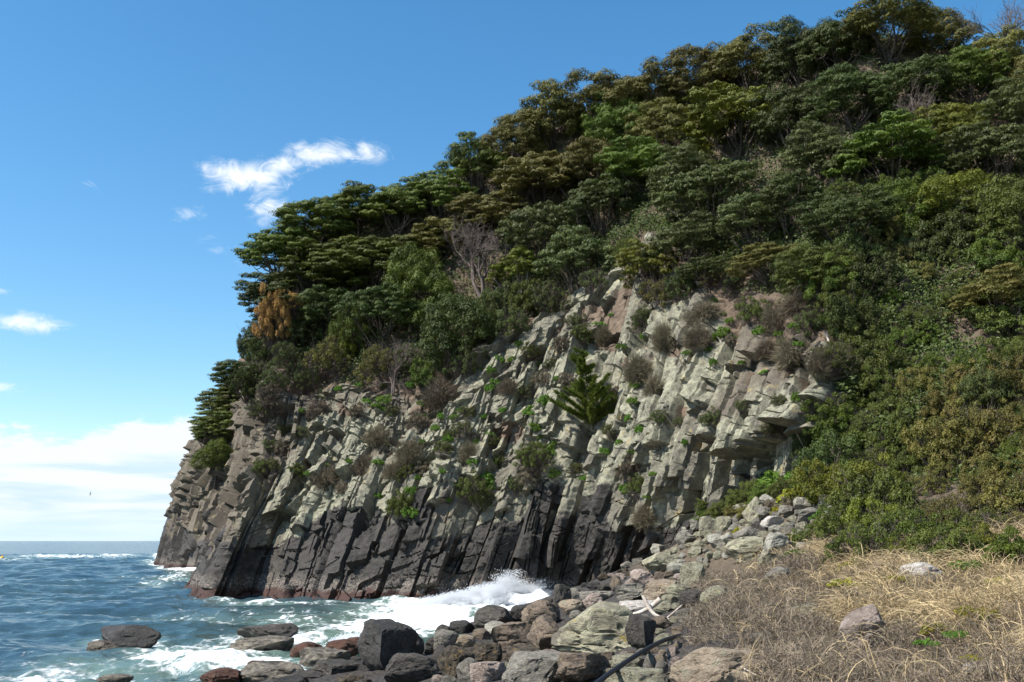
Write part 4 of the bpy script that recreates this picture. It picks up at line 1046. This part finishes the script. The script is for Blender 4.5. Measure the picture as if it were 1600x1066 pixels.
B = [
 (603,1017,92,90,'charcoal','angular','largest charcoal boulder at the edge of the surf, tall and steep-sided'),
 (641,1010,42,46,'charcoal','round','rounded dark boulder leaning on the right side of the largest charcoal one'),
 (645,1047,84,50,'dark','angular','grey angular boulder in front of the largest charcoal boulder'),
 (677,1007,24,22,'dark','round','small dark stone squeezed right of the rounded dark boulder'),
 (692,990,24,26,'dark','round','small dark boulder at the surf edge left of the two dark humps'),
 (697,1002,38,34,'grey','round','upright olive-grey boulder right of the largest charcoal boulder'),
 (728,1003,30,22,'tan','round','small smooth tan boulder among dark ones'),
 (722,982,42,24,'charcoal','round','low dark boulder at the surf edge above the smooth tan one'),
 (770,968,62,42,'dark','round','big dark brown rounded boulder against the white surf'),
 (692,1026,36,32,'dark','angular','slanting dark stone between the grey angular and the black-mottled boulder'),
 (713,1038,56,54,'mottle','round','black-mottled boulder at the bottom right of the grey angular one'),
 (757,1026,54,44,'mottle','round','black and brown speckled boulder left of the orange-flecked one'),
 (818,960,42,28,'charcoal','round','dark boulder behind the big dark brown rounded one'),
 (845,962,60,46,'brown','round','layered brown boulder at the surf edge left of the orange-brown stone'),
 (878,933,32,38,'dark','angular','dark pointed boulder where the surf meets the rocks'),
 (892,950,38,26,'tan','round','orange-brown oval stone below the dark pointed boulder'),
 (801,1000,74,54,'brown','angular','brown angular boulder with a ridged top in the middle of the shore'),
 (860,995,76,62,'brown','angular','pinkish brown boulder left of the great lichen boulder'),
 (777,986,38,28,'pale','angular','pale grey stone behind the brown ridged boulder'),
 (940,988,152,88,'lichen','angular','great lichen-covered boulder with an undercut dark belly'),
 (1003,992,50,60,'dark','angular','shaded rock at the right end of the great lichen boulder'),
 (824,1030,64,40,'mottle','round','orange-flecked dark boulder below the brown ridged one'),
 (764,1052,58,34,'pink','slab','flat pinkish boulder at the bottom edge of the view'),
 (735,1050,40,40,'grey','round','grey boulder left of the flat pinkish one'),
 (842,1050,112,54,'grey','slab','broad flat grey boulder at the bottom edge left of the black pipe'),
 (912,1046,88,52,'brown','angular','brown-grey boulder under the great lichen boulder'),
 (925,1018,40,20,'brown','slab','small brown block wedged under the great lichen boulder'),
 (983,1040,56,34,'lichen','round','lichen-spotted stone just behind the black pipe'),
 (994,1064,96,36,'lichen','slab','low lichen slab under the black pipe at the bottom edge'),
 (1017,1040,24,34,'grey','round','upright striped cobble between the pipe and the great tan boulder'),
 (1034,1046,20,28,'grey','round','small upright cobble touching the great tan boulder'),
 (1116,1052,132,76,'tan','round','great tan boulder at the bottom edge right of the pipe'),
 (1168,1050,36,36,'lichen','round','lichened stone on the right flank of the great tan boulder'),
 (1120,934,50,36,'lichen','round','rounded yellow-grey boulder half sunk in dead scrub'),
 (1083,938,44,32,'dark','round','shaded boulder left of the one half sunk in dead scrub'),
 (1033,925,56,36,'tan','angular','brown-mottled block behind the driftwood fork'),
 (986,929,52,34,'grey','angular','grey boulder between the pink stones and the brown-mottled block'),
 (965,914,22,30,'brown','angular','reddish upright stone near the foot of the cliff'),
 (1000,903,30,26,'pink','angular','pink-topped stone near the foot of the cliff'),
 (926,941,40,26,'pink','angular','pale pink boulder right of the dark pointed boulder'),
 (946,919,26,14,'dark','round','dark low stone at the cliff foot left of the reddish upright one'),
 (927,917,22,14,'charcoal','angular','darkest small stone at the cliff foot'),
 (935,933,66,18,'grey','slab','flat grey slab behind the pale pink boulder'),
 (1035,882,54,30,'lichen','angular','pale block with an orange foot at the bottom of the rock heap'),
 (1083,899,38,34,'lichen','angular','folded pale green-grey boulder left of the dead scrub'),
 (1057,889,26,16,'pale','round','whitish oblong stone below the pale block with an orange foot'),
 (996,950,56,24,'white','slab','cream flat slab beside the driftwood fork'),
 (1047,938,28,18,'lichen','round','yellowish stone under the right end of the driftwood'),
 (1035,951,38,22,'lichen','round','lichened stone in front of the driftwood fork'),
 (903,962,28,16,'grey','round','grey stone above the left end of the great lichen boulder'),
 (1060,925,40,24,'lichen','round','greenish round stone right of the brown-mottled block'),
 (985,972,60,26,'grey','round','grey stone showing above the great lichen boulder'),
 (955,955,40,24,'pink','angular','pinkish block behind the great lichen boulder'),
 (1030,975,40,24,'brown','round','brown stone half hidden by scrub right of the great lichen boulder'),
 (1436,900,66,40,'white','round','white-topped boulder lying in golden straw'),
 (1422,914,46,20,'lichen','round','yellow lichened lower half-buried rock under the white-topped boulder'),
 (1258,961,62,34,'lichen','round','smooth greenish dome of rock showing through grey scrub'),
 (1217,970,34,18,'lichen','round','low stone at the left foot of the smooth greenish dome'),
 (1520,1046,30,20,'white','round','small whitish rock in scrub at the bottom right'),
 (1218,899,40,22,'grey','round','faint grey rock behind scrub below the rock heap'),
 (1192,1000,40,26,'grey','round','grey stone buried in scrub above the great tan boulder'),
 (1165,861,54,38,'lichen','angular','big pale block at the foot of the rock heap'),
 (1214,853,44,34,'pale','angular','pale block with a yellow patch right of the big pale block'),
 (1172,840,44,28,'grey','angular','tilted grey slab resting on the big pale block'),
 (1188,827,28,20,'dark','angular','dark-sided stone in the middle of the rock heap'),
 (1208,816,38,16,'white','slab','white-topped slab lying flat on the rock heap'),
 (1195,803,22,20,'grey','angular','pointed grey stone above the white-topped slab'),
 (1176,799,30,38,'lichen','angular','tall rounded block left above the white-topped slab'),
 (1329,764,24,26,'pale','angular','square upright block at the top right of the rock heap'),
 (1353,760,30,26,'grey','angular','grey block right of the square upright block'),
 (1331,793,46,34,'pale','angular','long slanting pale slab at the right of the rock heap'),
 (1256,790,28,22,'pale','angular','pale block among brown scrub on the rock heap'),
 (1274,770,26,22,'grey','angular','grey block under the thicket left of the square upright block'),
 (1266,806,36,22,'grey','angular','grey slab below the pale block among brown scrub'),
 (1105,824,26,28,'lichen','angular','leaning pale block at the left edge of the rock heap'),
 (1129,822,26,26,'lichen','angular','twin pale block right of the leaning one'),
 (1086,820,18,16,'pale','angular','small pale block at the very left of the rock heap'),
 (1074,842,30,22,'grey','angular','dark-shaded wedge below the small pale block'),
 (1120,846,26,20,'pale','angular','pale stone left of the big pale block'),
 (1092,853,22,16,'lichen','angular','lichened stone between the wedge and the pale stone'),
 (1081,892,34,16,'pale','slab','pale flat stone over the folded green-grey boulder'),
 (1210,876,44,20,'lichen','slab','low slab under the block with a yellow patch'),
 (1300,812,34,22,'pale','angular','pale block at the right foot of the long slanting slab'),
 (1140,843,24,18,'pale','angular','small bright stone touching the big pale block'),
 (1295,785,30,20,'pale','slab','thin pale slab left of the long slanting slab'),
 (1378,752,26,20,'grey','angular','grey stone at the top of the rock heap under the thicket'),
 (1230,800,24,18,'grey','angular','grey stone right of the white-topped slab'),
 (1150,812,20,16,'grey','angular','grey stone left of the tall rounded block'),
]
for (px, py, w, h, mt, kd, lab) in B:
    g_ = 1.16 if (py < 905 and px > 1020 and px < 1400) else 1.0
    stone(px, py, w * g_, h * g_, mt, kd, lab)
SB = [
 (203,1001,92,46,'charcoal','angular','dark wedge-shaped rock standing alone in the sea at the left'),
 (161,1012,52,22,'crust','round','low barnacled rock at the left foot of the lone dark sea rock'),
 (180,1062,52,16,'crust','round','brown rock just breaking the water at the bottom left'),
 (414,990,96,26,'dark','slab','long flat-topped dark rock lying in white foam'),
 (410,1008,92,22,'crust','slab','barnacled ledge under the long flat-topped dark rock'),
 (478,1019,50,30,'red','round','rusty red rock at the right end of the flat-topped sea rock'),
 (535,1014,52,28,'red','round','rusty red rock left of the largest charcoal boulder'),
 (556,1008,36,24,'red','round','small rusty rock touching the largest charcoal boulder'),
 (508,1033,76,36,'crust','slab','long brown barnacled rock slanting into the foam'),
 (412,1042,54,16,'red','slab','flat red-brown rock awash in foam'),
 (425,1052,104,34,'crust','round','pale crusted rock at the bottom edge left of centre'),
 (343,1058,68,26,'red','round','dark red weedy rock at the bottom edge'),
 (527,1052,86,36,'dark','angular','wet dark rock with a pale crust at the bottom edge'),
 (575,1050,50,34,'charcoal','round','wet black rock under the largest charcoal boulder'),
 (600,1062,54,26,'dark','round','low dark wet stone under the largest charcoal boulder, right of the wet black rock'),
 (548,1066,50,22,'mottle','angular','speckled wet stone at the bottom edge between two dark wet rocks'),
 (455,1068,56,20,'charcoal','angular','black wet stone right of the pale crusted rock at the bottom edge'),
 (640,1070,60,18,'dark','angular','dark stone cut by the bottom edge below the grey angular boulder'),
 (480,1060,60,22,'dark','round','low wet rock between the two crusted rocks at the bottom edge'),
]
for (px, py, w, h, mt, kd, lab) in SB: stone(px, py, w, h, mt, kd, lab, name='sea_rock', cat='rock', at_sea=True, sink=.2, roll=-.22 if px == 203 else 0)
# smaller stones packed between the boulders
MARKS = {}
for (px, py, w, h, mt, kd, lab) in B + SB:
    if w > 34: MARKS['the ' + ' '.join(lab.split()[:99])] = (px, py)
SHORTM = {'the largest charcoal boulder': (603,1017), 'the big dark brown rounded boulder': (770,968), 'the great lichen boulder': (940,988), 'the great tan boulder': (1116,1052),
 'the orange-brown oval stone': (892,950), 'the driftwood fork': (1030,950), 'the black pipe': (985,1035), 'the flat pinkish boulder': (764,1052), 'the smooth tan boulder': (728,1003), 'the big pale block': (1165,861),
 'the dark pointed boulder': (878,933), 'the white-topped slab': (1208,816), 'the square upright block': (1329,764), 'the reddish upright stone': (965,914), 'the block with an orange foot': (1035,882), 'the black-mottled boulder': (713,1038),
 'the grey angular boulder': (645,1047), 'the brown ridged boulder': (801,1000), 'the half-sunk yellow-grey boulder': (1120,934), 'the flat-topped sea rock': (414,990)}
rs = np.random.default_rng(5); made = 0
def inside_shore(x, y):
    if y > 1070 or y < 752: return False
    if y < 875: return 1015 < x < 1400 and np.interp(x, [1010, 1060, 1110, 1180, 1260, 1400], [868, 838, 806, 790, 765, 745]) < y < np.interp(x, [1010, 1060, 1120, 1180, 1240, 1300, 1400], [912, 908, 900, 893, 878, 838, 790])
    lim = np.interp(y, [875, 930, 950, 975, 1000, 1030, 1070], [1010, 880, 830, 740, 670, 560, 460]); hi = np.interp(y, [875, 930, 980, 1030, 1070], [1110, 1090, 1070, 1060, 1170])
    return lim - 6 < x < hi
tries = 0
while made < 290 and tries < 40000:
    tries += 1
    x = rs.uniform(460, 1400) if rs.random() < .7 else rs.uniform(1020, 1400); y = rs.uniform(755, 1068)
    if not inside_shore(x, y): continue
    w = rs.uniform(13, 30) * (.85 if y < 930 else 1.15) * (1.25 if y < 875 else 1); h = w * rs.uniform(.6, .9)
    kf = .36 if y > 905 else .27
    if any(abs(x - a) < (w * .3 + b_ * kf) and abs(y - c) < (h * .3 + d_ * kf) for (a, c, b_, d_, *_r) in PLACED): continue
    f = sstep(x - (np.interp(y, [900, 1070], [880, 560])), 0, 190)
    if y < 880: mt = rs.choice(['pale', 'lichen', 'pale', 'lichen', 'grey'])
    elif f < .35: mt = rs.choice(['dark', 'charcoal', 'dark', 'brown', 'mottle'])
    elif f < .8: mt = rs.choice(['brown', 'grey', 'dark', 'mottle', 'pink'])
    else: mt = rs.choice(['grey', 'tan', 'lichen', 'pink', 'brown'])
    kd = rs.choice(['round', 'angular', 'angular'])
    word = {'charcoal': 'black', 'dark': 'dark', 'grey': 'grey', 'brown': 'brown', 'tan': 'tan', 'pink': 'pinkish', 'lichen': 'lichened', 'pale': 'pale', 'mottle': 'speckled'}[mt] + ' ' + ('rounded' if kd == 'round' else 'angular') + ' stone'
    stone(x, y, w, h, mt, kd, rel_label(x, y, word, SHORTM), name='stone', cat='stone', group='small stones between the boulders', sink=.3)
    made += 1

# ------------------------------------------------------------------ driftwood, pipe, buoy, gull
def px_path(pts, lift=0.0, what='g'):
    out = []
    for (px, py, dz) in pts:
        q = hit(px, py + dz, what); Y = q[0].y; out.append(at(px, py, Y) + [0, 0, lift])
    return np.array(out)
def smooth(P, n): return cr(np.asarray(P), np.linspace(0, len(P) - 1, n))
def wood(name, paths, label, cat='driftwood', mat=None):
    V, F = tubes([(smooth(P, 14), np.interp(np.linspace(0, 1, 14), np.linspace(0, 1, len(R)), R)) for P, R in paths], 8)
    c = V.mean(0); c[2] = V[:, 2].min(); V = V - c + fbm(V, 9, 3, 3)[:, None] * .008
    o = link(name, mesh_np(name, V, F, True, None, mat or M_DRIFT)); o.location = c; return tag(o, label, cat)
def wpath(pts, Y0, Y1):
    n = len(pts); return np.array([at(px, py, Y0 + (Y1 - Y0) * i / (n - 1)) for i, (px, py) in enumerate(pts)])
Yd = hit(1030, 965, 'g')[0].y - 1.2
wood('driftwood_branch', [(wpath([(1004,930),(1012,946),(1022,960),(1036,966),(1050,969)], Yd, Yd - .4), [.05,.06,.055,.04,.03]),
      (wpath([(982,962),(1000,957),(1018,948),(1032,936)], Yd + .2, Yd + .1), [.03,.06,.075,.10])], 'bleached forked driftwood branch lying across stones above the great lichen boulder')
wood('driftwood_stick', [(wpath([(1042,966),(1054,956),(1066,945)], Yd - .3, Yd + .3), [.03,.03,.012]), (wpath([(1049,968),(1062,960),(1070,953)], Yd - .3, Yd), [.028,.024,.012])], 'pair of thin bleached sticks right of the forked driftwood')
Yf = hit(1050, 1062, 'g')[0].y - .6
wood('driftwood_stick', [(wpath([(1042,1030),(1049,1040),(1056,1048)], Yf, Yf + .1), [.012,.016,.012])], 'short bleached stick between the small cobble and the great tan boulder')
Yb = hit(1136, 1060, 'g')[0].y - 1.3
wood('bare_branch', [(wpath([(1134,1022),(1146,1036),(1162,1044),(1184,1056)], Yb, Yb - .3), [.008,.013,.012,.008])], 'thin pale branch draped over the right of the great tan boulder', 'branch')
for pts, lab in [([(1247,402),(1253,408),(1259,418),(1263,424)], 'short thick bleached branch stub on the brow above the roots'), ([(1262,424),(1275,450),(1282,470),(1280,500)], 'pale crooked root hanging down the brow right of the crag'),
        ([(1215,560),(1232,556),(1246,552),(1254,546)], 'pale horizontal root over the rightmost column'), ([(1120,525),(1128,537),(1132,548)], 'thin pale root beside the vivid plant on the right crag'),
        ([(1195,440),(1202,470),(1210,500),(1224,520)], 'long thin root trailing down the brown rock of the right crag'), ([(1290,520),(1296,540),(1290,565),(1282,585)], 'pale root hanging above the rightmost column')]:
    q = hit(*pts[0], 'c'); Y = q[0].y - .7
    wood('exposed_root', [(wpath(pts, Y, Y - .5), [.09,.07,.05,.03])], lab, 'root')
stone(1348,990,88,62,'pink','angular','pale pointed rock laced with dark creeper stems in grey scrub at the lower right', roll=-.45, deep=.6)
wl = hit(1350, 1018, 'g')[0].y - .75
for pts, lab in [([(1310,1008),(1330,1000),(1352,996),(1372,984)], 'dark creeper stem across the middle of the pale pointed rock'), ([(1308,1010),(1332,1016),(1358,1012),(1384,990)], 'dark creeper stem along the foot of the pale pointed rock'),
        ([(1318,1004),(1332,992),(1344,984),(1356,978)], 'dark creeper stem near the crest of the pale pointed rock')]:
    wood('creeper_stem', [(wpath(pts, wl, wl + .1), [.012,.010,.006])], lab, 'stem', M_BARK)
m, t, b, o_ = new_mat('black_rubber'); b.inputs['Base Color'].default_value = (.016, .019, .026, 1); b.inputs['Roughness'].default_value = .45; M_PIPE = m
Yp = 19.0
pp = smooth(wpath([(820,1160),(932,1068),(985,1030),(1030,1004),(1062,993)], 17.6, 27.0), 30)
V, F = tubes([(pp, np.full(30, .052))], 12); c = V.mean(0); o = link('water_pipe', mesh_np('water_pipe', V - c, F, True, None, M_PIPE)); o.location = c
tag(o, 'thin black pipe running from the scrub down over the stones', 'pipe')
# buoy
e = bpy.data.objects.new('buoy', None); COL.objects.link(e); bp = sea_point(3, 873, 0); e.location = bp
tag(e, 'small yellow buoy floating near the left edge of the sea', 'buoy')
def lathe(prof, n=20):
    a = np.arange(n) * 2 * math.pi / n; V = np.array([[r_ * math.cos(t_), r_ * math.sin(t_), z_] for r_, z_ in prof for t_ in a])
    F = [[i * n + j, i * n + (j + 1) % n, (i + 1) * n + (j + 1) % n, (i + 1) * n + j] for i in range(len(prof) - 1) for j in range(n)]; return V, np.array(F)
my, t, b, _ = new_mat('buoy_yellow'); b.inputs['Base Color'].default_value = (.75, .42, .02, 1); b.inputs['Roughness'].default_value = .4
mo, t, b, _ = new_mat('buoy_orange'); b.inputs['Base Color'].default_value = (.55, .12, .03, 1)
k = bp[1] / FPX * 3.0
link('float', mesh_np('float', *[lathe([(0,-.5),(.5,-.45),(.95,-.1),(1,.3),(.8,.8),(.45,1.1),(.0,1.25)])[0] * k, lathe([(0,-.5),(.5,-.45),(.95,-.1),(1,.3),(.8,.8),(.45,1.1),(.0,1.25)])[1]], True, None, my), e)
link('top_mark', mesh_np('top_mark', lathe([(0,1.2),(.12,1.2),(.12,1.6),(.3,1.65),(.3,1.95),(0,2.0)])[0] * k, lathe([(0,1.2),(.12,1.2),(.12,1.6),(.3,1.65),(.3,1.95),(0,2.0)])[1], True, None, mo), e)
# gull
mg, t, b, _ = new_mat('gull_feathers'); b.inputs['Base Color'].default_value = (.13, .12, .11, 1)
gV, gF = tubes([(np.array([[-.30,0,0],[-.2,0,.01],[0,0,.02],[.18,0,.03],[.26,0,.05],[.33,0,.04]]), np.array([.02,.06,.09,.07,.05,.01])),], 8)
def wing(s):
    P = [];
    for u_, ch, zz, xo in [(0,.16,.03,0),(.25,.15,.16,.02),(.5,.12,.22,-.02),(.75,.04,.30,-.16)]:
        P += [[xo + ch / 2, s * u_, zz], [xo - ch / 2, s * u_, zz], [xo, s * u_, zz + .015]]
    F_ = []
    for i in range(3):
        a = i * 3; F_ += [[a, a+3, a+5, a+2], [a+2, a+5, a+4, a+1], [a+1, a+4, a+3, a]]
    return np.array(P, float), np.array(F_)
wv1, wf1 = wing(1); wv2, wf2 = wing(-1)
V = np.concatenate([gV, wv1, wv2]); F = np.concatenate([gF, wf1 + len(gV), wf2 + len(gV) + len(wv1)])
o = link('seagull', mesh_np('seagull', V * .62, F, True, None, mg)); o.location = at(141, 772, 170); o.rotation_euler = (math.radians(75), .2, .5)
tag(o, 'tiny dark gull flying low over the sea in front of the cloud bank', 'bird')

# ------------------------------------------------------------------ breaking spray
def mat_spray():
    m, t, b, o = new_mat('spray'); b.inputs['Base Color'].default_value = (.95, .96, .97, 1); b.inputs['Roughness'].default_value = .6
    tr = t.node('ShaderNodeBsdfTranslucent'); tr.inputs[0].default_value = (.9, .92, .94, 1)
    mx = t.node('ShaderNodeMixShader'); mx.inputs[0].default_value = .6
    t.l.new(b.outputs[0], mx.inputs[1]); t.l.new(tr.outputs[0], mx.inputs[2]); t.l.new(mx.outputs[0], o.inputs[0]); return m
M_SPRAY = mat_spray()
def spray(name, items, label, seed):
    r = np.random.default_rng(seed); PP = []
    for (px, py, hpx, wpx, n) in items:
        base = sea_point(px, py, 0); m = base[1] / FPX; nj = 14
        for j in range(nj):                                     # individual jets thrown up by the break
            jx = r.normal() * wpx * m * .5; env = math.exp(-(jx / (wpx * m)) ** 2 * 1.2); jh = hpx * m * env * r.uniform(.4, 1.25)
            k = n // nj; f = r.random(k) ** 1.5; lean = r.normal() * .5
            P = np.stack([jx + lean * f * jh * .5 + r.normal(size=k) * (.25 + .35 * f) * (.3 + .25 * jh), r.normal(size=k) * .9 - 1.0 * f, f * jh * 1.0 + np.abs(r.normal(size=k)) * .10], 1)
            PP.append(P + base)
    P = np.concatenate(PP); n = len(P); s = (r.uniform(.010, .040, n) * np.where(r.random(n) < .06, 1.9, 1))[:, None, None]
    O = np.array([[1,0,-.4],[-.5,.87,-.4],[-.5,-.87,-.4],[0,0,1.]]) ; q = unit(r.normal(size=(n, 3)))
    V = P[:, None] + O[None] * s + q[:, None] * s * .3
    F = np.array([[0,1,2],[0,3,1],[1,3,2],[2,3,0]]); F = (np.arange(n)[:, None, None] * 4 + F[None]).reshape(-1, 3)
    tag(link(name, mesh_np(name, V.reshape(-1, 3), F, False, None, M_SPRAY)), label, 'spray', kind='stuff')
spray('sea_spray', [*[(x_, 949 - (x_ - 690) * .085, h_, 17, 26000) for x_, h_ in ((640,5),(660,7),(676,9),(692,13),(708,17),(724,22),(740,24),(756,27),(772,32),(788,40),(804,38),(820,31),(836,28),(852,25),(866,18))],(690,946,12,34,16000),(765,948,26,60,50000),(650,950,7,50,8000)], 'white spray of a wave bursting against the foot of the dark columns', 4)
spray('surf_spray', [(262,872,9,14,12000),(560,1000,6,30,6000),(340,893,5,20,4000)], 'small bursts of spray where the swell meets the far rocks', 5)
# ------------------------------------------------------------------ dead scrub and straw on the near ground (too many to count)
def strand_field(name, n, area, height, width, wild, segs, mat, label, cat, seed, tint_lo=0, tint_hi=1, arch=.5, mound=0.0):
    r = np.random.default_rng(seed)
    x = r.uniform(-4, 34, n * 4); y = 14 + 44 * r.random(n * 4) ** 1.25
    P = np.stack([x, y, np.zeros(len(x))], 1)
    w = area(P, r); P = P[r.random(len(P)) < w][:n]; k = len(P)
    P[:, 2] = ground_z(P[:, 0], P[:, 1]) + .12 * fbm(P * [1, 1, 0], .5, 4, 3) - .03 + mound * np.clip(fbm(P * [1, 1, 0], .45, 3, 91) + .25, 0, 1.2)
    hn = fbm(P, .55, 3, seed + 3); hs = height * np.clip(.75 + .55 * hn, .2, 1.7) * r.uniform(.5, 1.25, k)
    az = r.uniform(0, 6.283, k) * .6 + 2.4 * vnoise(P * .35, seed + 5); d = np.stack([np.cos(az), np.sin(az), np.zeros(k)], 1)
    cur = P.copy(); dirn = unit(np.array([0, 0, 1.]) + d * r.uniform(0, .9, k)[:, None] * (wild + .25)); pts = [cur.copy()]
    for s in range(segs):
        dirn = unit(dirn + r.normal(size=(k, 3)) * wild * .55 + d * arch * .4 + np.array([0, 0, -arch * .35]) * s)
        cur = cur + dirn * (hs / segs * 1.25)[:, None]; cur[:, 2] = np.maximum(cur[:, 2], P[:, 2] + .02); pts.append(cur.copy())
    pts = np.stack(pts, 1)
    side = unit(np.cross(pts[:, -1] - pts[:, 0], r.normal(size=(k, 3))))[:, None, :]
    ww = (width * np.linspace(1, .35, segs + 1))[None, :, None] * r.uniform(.6, 1.4, k)[:, None, None] * (.6 + P[:, 1] / 60)[:, None, None]
    V = np.stack([pts - side * ww, pts + side * ww], 2).reshape(-1, 3)
    b = (np.arange(k)[:, None] * (segs + 1) + np.arange(segs)[None]).ravel()[:, None] * 2
    F = b + np.array([[0, 1, 3, 2]])
    tint = np.repeat(np.clip(r.uniform(tint_lo, tint_hi, k) + .25 * vnoise(P * .8, 77), 0, 1), (segs + 1) * 2)
    return tag(link(name, mesh_np(name, V, F, False, {'tint': tint}, mat)), label, cat, kind='stuff')
M_SCRUB = mat_leaf('scrub_grey_brown', (.048, .035, .025), (.25, .195, .145), .1, .8)
M_STRAW = mat_leaf('straw', (.22, .160, .080), (.68, .545, .30), .25, .7)
def zone(P):
    px, py = to_px(np.column_stack([P[:, :2], ground_z(P[:, 0], P[:, 1])])); return px, py
def a_scrub(P, r):
    px, py = zone(P); nz = fbm(P * [1, 1, 0], .3, 3, 50)
    edge = np.interp(py, [850, 880, 920, 960, 1000, 1040, 1070, 1200], [1110, 1090, 1075, 1060, 1070, 1050, 1170, 1180])
    w = sstep(px + nz * 16, edge - 4, edge + 14) * (px < 1700) * (py < 1200)
    straw = sstep(px + nz * 60, 1255, 1330) * sstep(1030 - py - nz * 20 + (px - 1300) * .06, 0, 60)
    lim_ = np.interp(px, [1100, 1200, 1250, 1320], [898, 888, 868, 842]); top = sstep(py + nz * 8 - lim_, 0, 14)
    w = w * top * (1 - .62 * straw) * np.clip(.75 + .5 * nz, .25, 1)
    big = (((px - 1116) / 66) ** 2 + ((py - 1056) / 30) ** 2 < 1) | (((px - 1350) / 50) ** 2 + ((py - 1015) / 20) ** 2 < 1) | (((px - 1258) / 32) ** 2 + ((py - 980) / 14) ** 2 < 1)
    return np.where(big, .06, w)
def a_straw(P, r):
    px, py = zone(P); nz = fbm(P * [1, 1, 0], .3, 3, 50); n2 = fbm(P * [1, 1, 0], .9, 2, 52)
    w = sstep(px + nz * 60, 1255, 1330) * sstep(1025 - py - nz * 20 + (px - 1300) * .08, 0, 60) * sstep(py + nz * 8, 842, 856)
    rock = ((px - 1436) / 36) ** 2 + ((py - 932) / 20) ** 2 < 1
    return np.where(rock, .12, w * np.clip(.50 + 1.2 * n2, .04, 1) + .03 * (px > 1150) * (py > 850))
strand_field('dead_scrub', 120000, a_scrub, .62, .0070, .85, 5, M_SCRUB, 'tangled grey-brown dead scrub covering the near slope', 'scrub', 61, arch=.30, mound=.45)
strand_field('fine_scrub', 45000, a_scrub, .30, .0045, 1.3, 4, M_SCRUB, 'fine low mat of dry twigs under the taller dead scrub', 'scrub', 62, arch=.5, mound=.30)
strand_field('dry_grass', 95000, a_straw, .85, .0095, .28, 5, M_STRAW, 'golden dry grass leaning over on the right of the near slope', 'grass', 63, arch=.50, mound=.25)
def a_talus(P, r):
    px, py = zone(P); nz = fbm(P * [1, 1, 0], .5, 3, 55)
    return (px > 1050) * (px < 1420) * (py > 735) * (py < 868) * (px > 1050 + (868 - py) * .5) * np.clip(.35 + .8 * nz, .06, 1)
strand_field('dry_weeds', 26000, a_talus, .42, .0065, .8, 4, LM['dry'], 'thin brown dead weeds between the pale blocks of the rock heap', 'weeds', 64, arch=.3)
# green plants pushing through the straw
for (px, py, w, h, lf, lab) in [(1325,935,44,20,'gold','yellow-green leafy plant in straw, midway down the near slope'),(1345,972,30,22,'vivid','green plant behind the weathered log'),(1510,905,40,26,'vivid','green weed right of the white-topped boulder'),
    (1400,925,30,16,'gold','yellowish weed left of the white-topped boulder'),(1470,1015,46,22,'gold','yellow-leaved weed right of the weathered log'),(1530,990,50,22,'gold','yellow and green weed at the lower right in grey scrub'),
    (1450,1035,30,16,'vivid','small green weed at the lower right below the yellow-leaved ones'),(1335,905,40,16,'gold','scattered yellow-green weed at the top of the straw'),(1495,1022,30,14,'vivid','green weed left of the small whitish rock'),(1520,1062,24,14,'gold','yellow weed under the small whitish rock'),
    (1245,878,24,14,'vivid','tiny green weed at the edge of the scrub below the rock heap'),(1440,880,30,14,'moss','low green weed behind the white-topped boulder'),(1560,930,30,14,'gold','small yellow-green weed near the right edge of the straw')]:
    q = hit(px, py, 'g'); 
    if q is None: continue
    P = q[0]; R = w / 2 * P.y / FPX * 1.2; NPLANT[0] += 1
    o = link('weed', SH['tuft'][NPLANT[0] % 3][0]); o.material_slots[0].link = 'OBJECT'; o.material_slots[0].material = LM[lf]
    o.location = (P.x, P.y, P.z + .28); o.scale = (R, R, R * .9); o.rotation_euler = (0, 0, NPLANT[0]); tag(o, lab, 'weed')
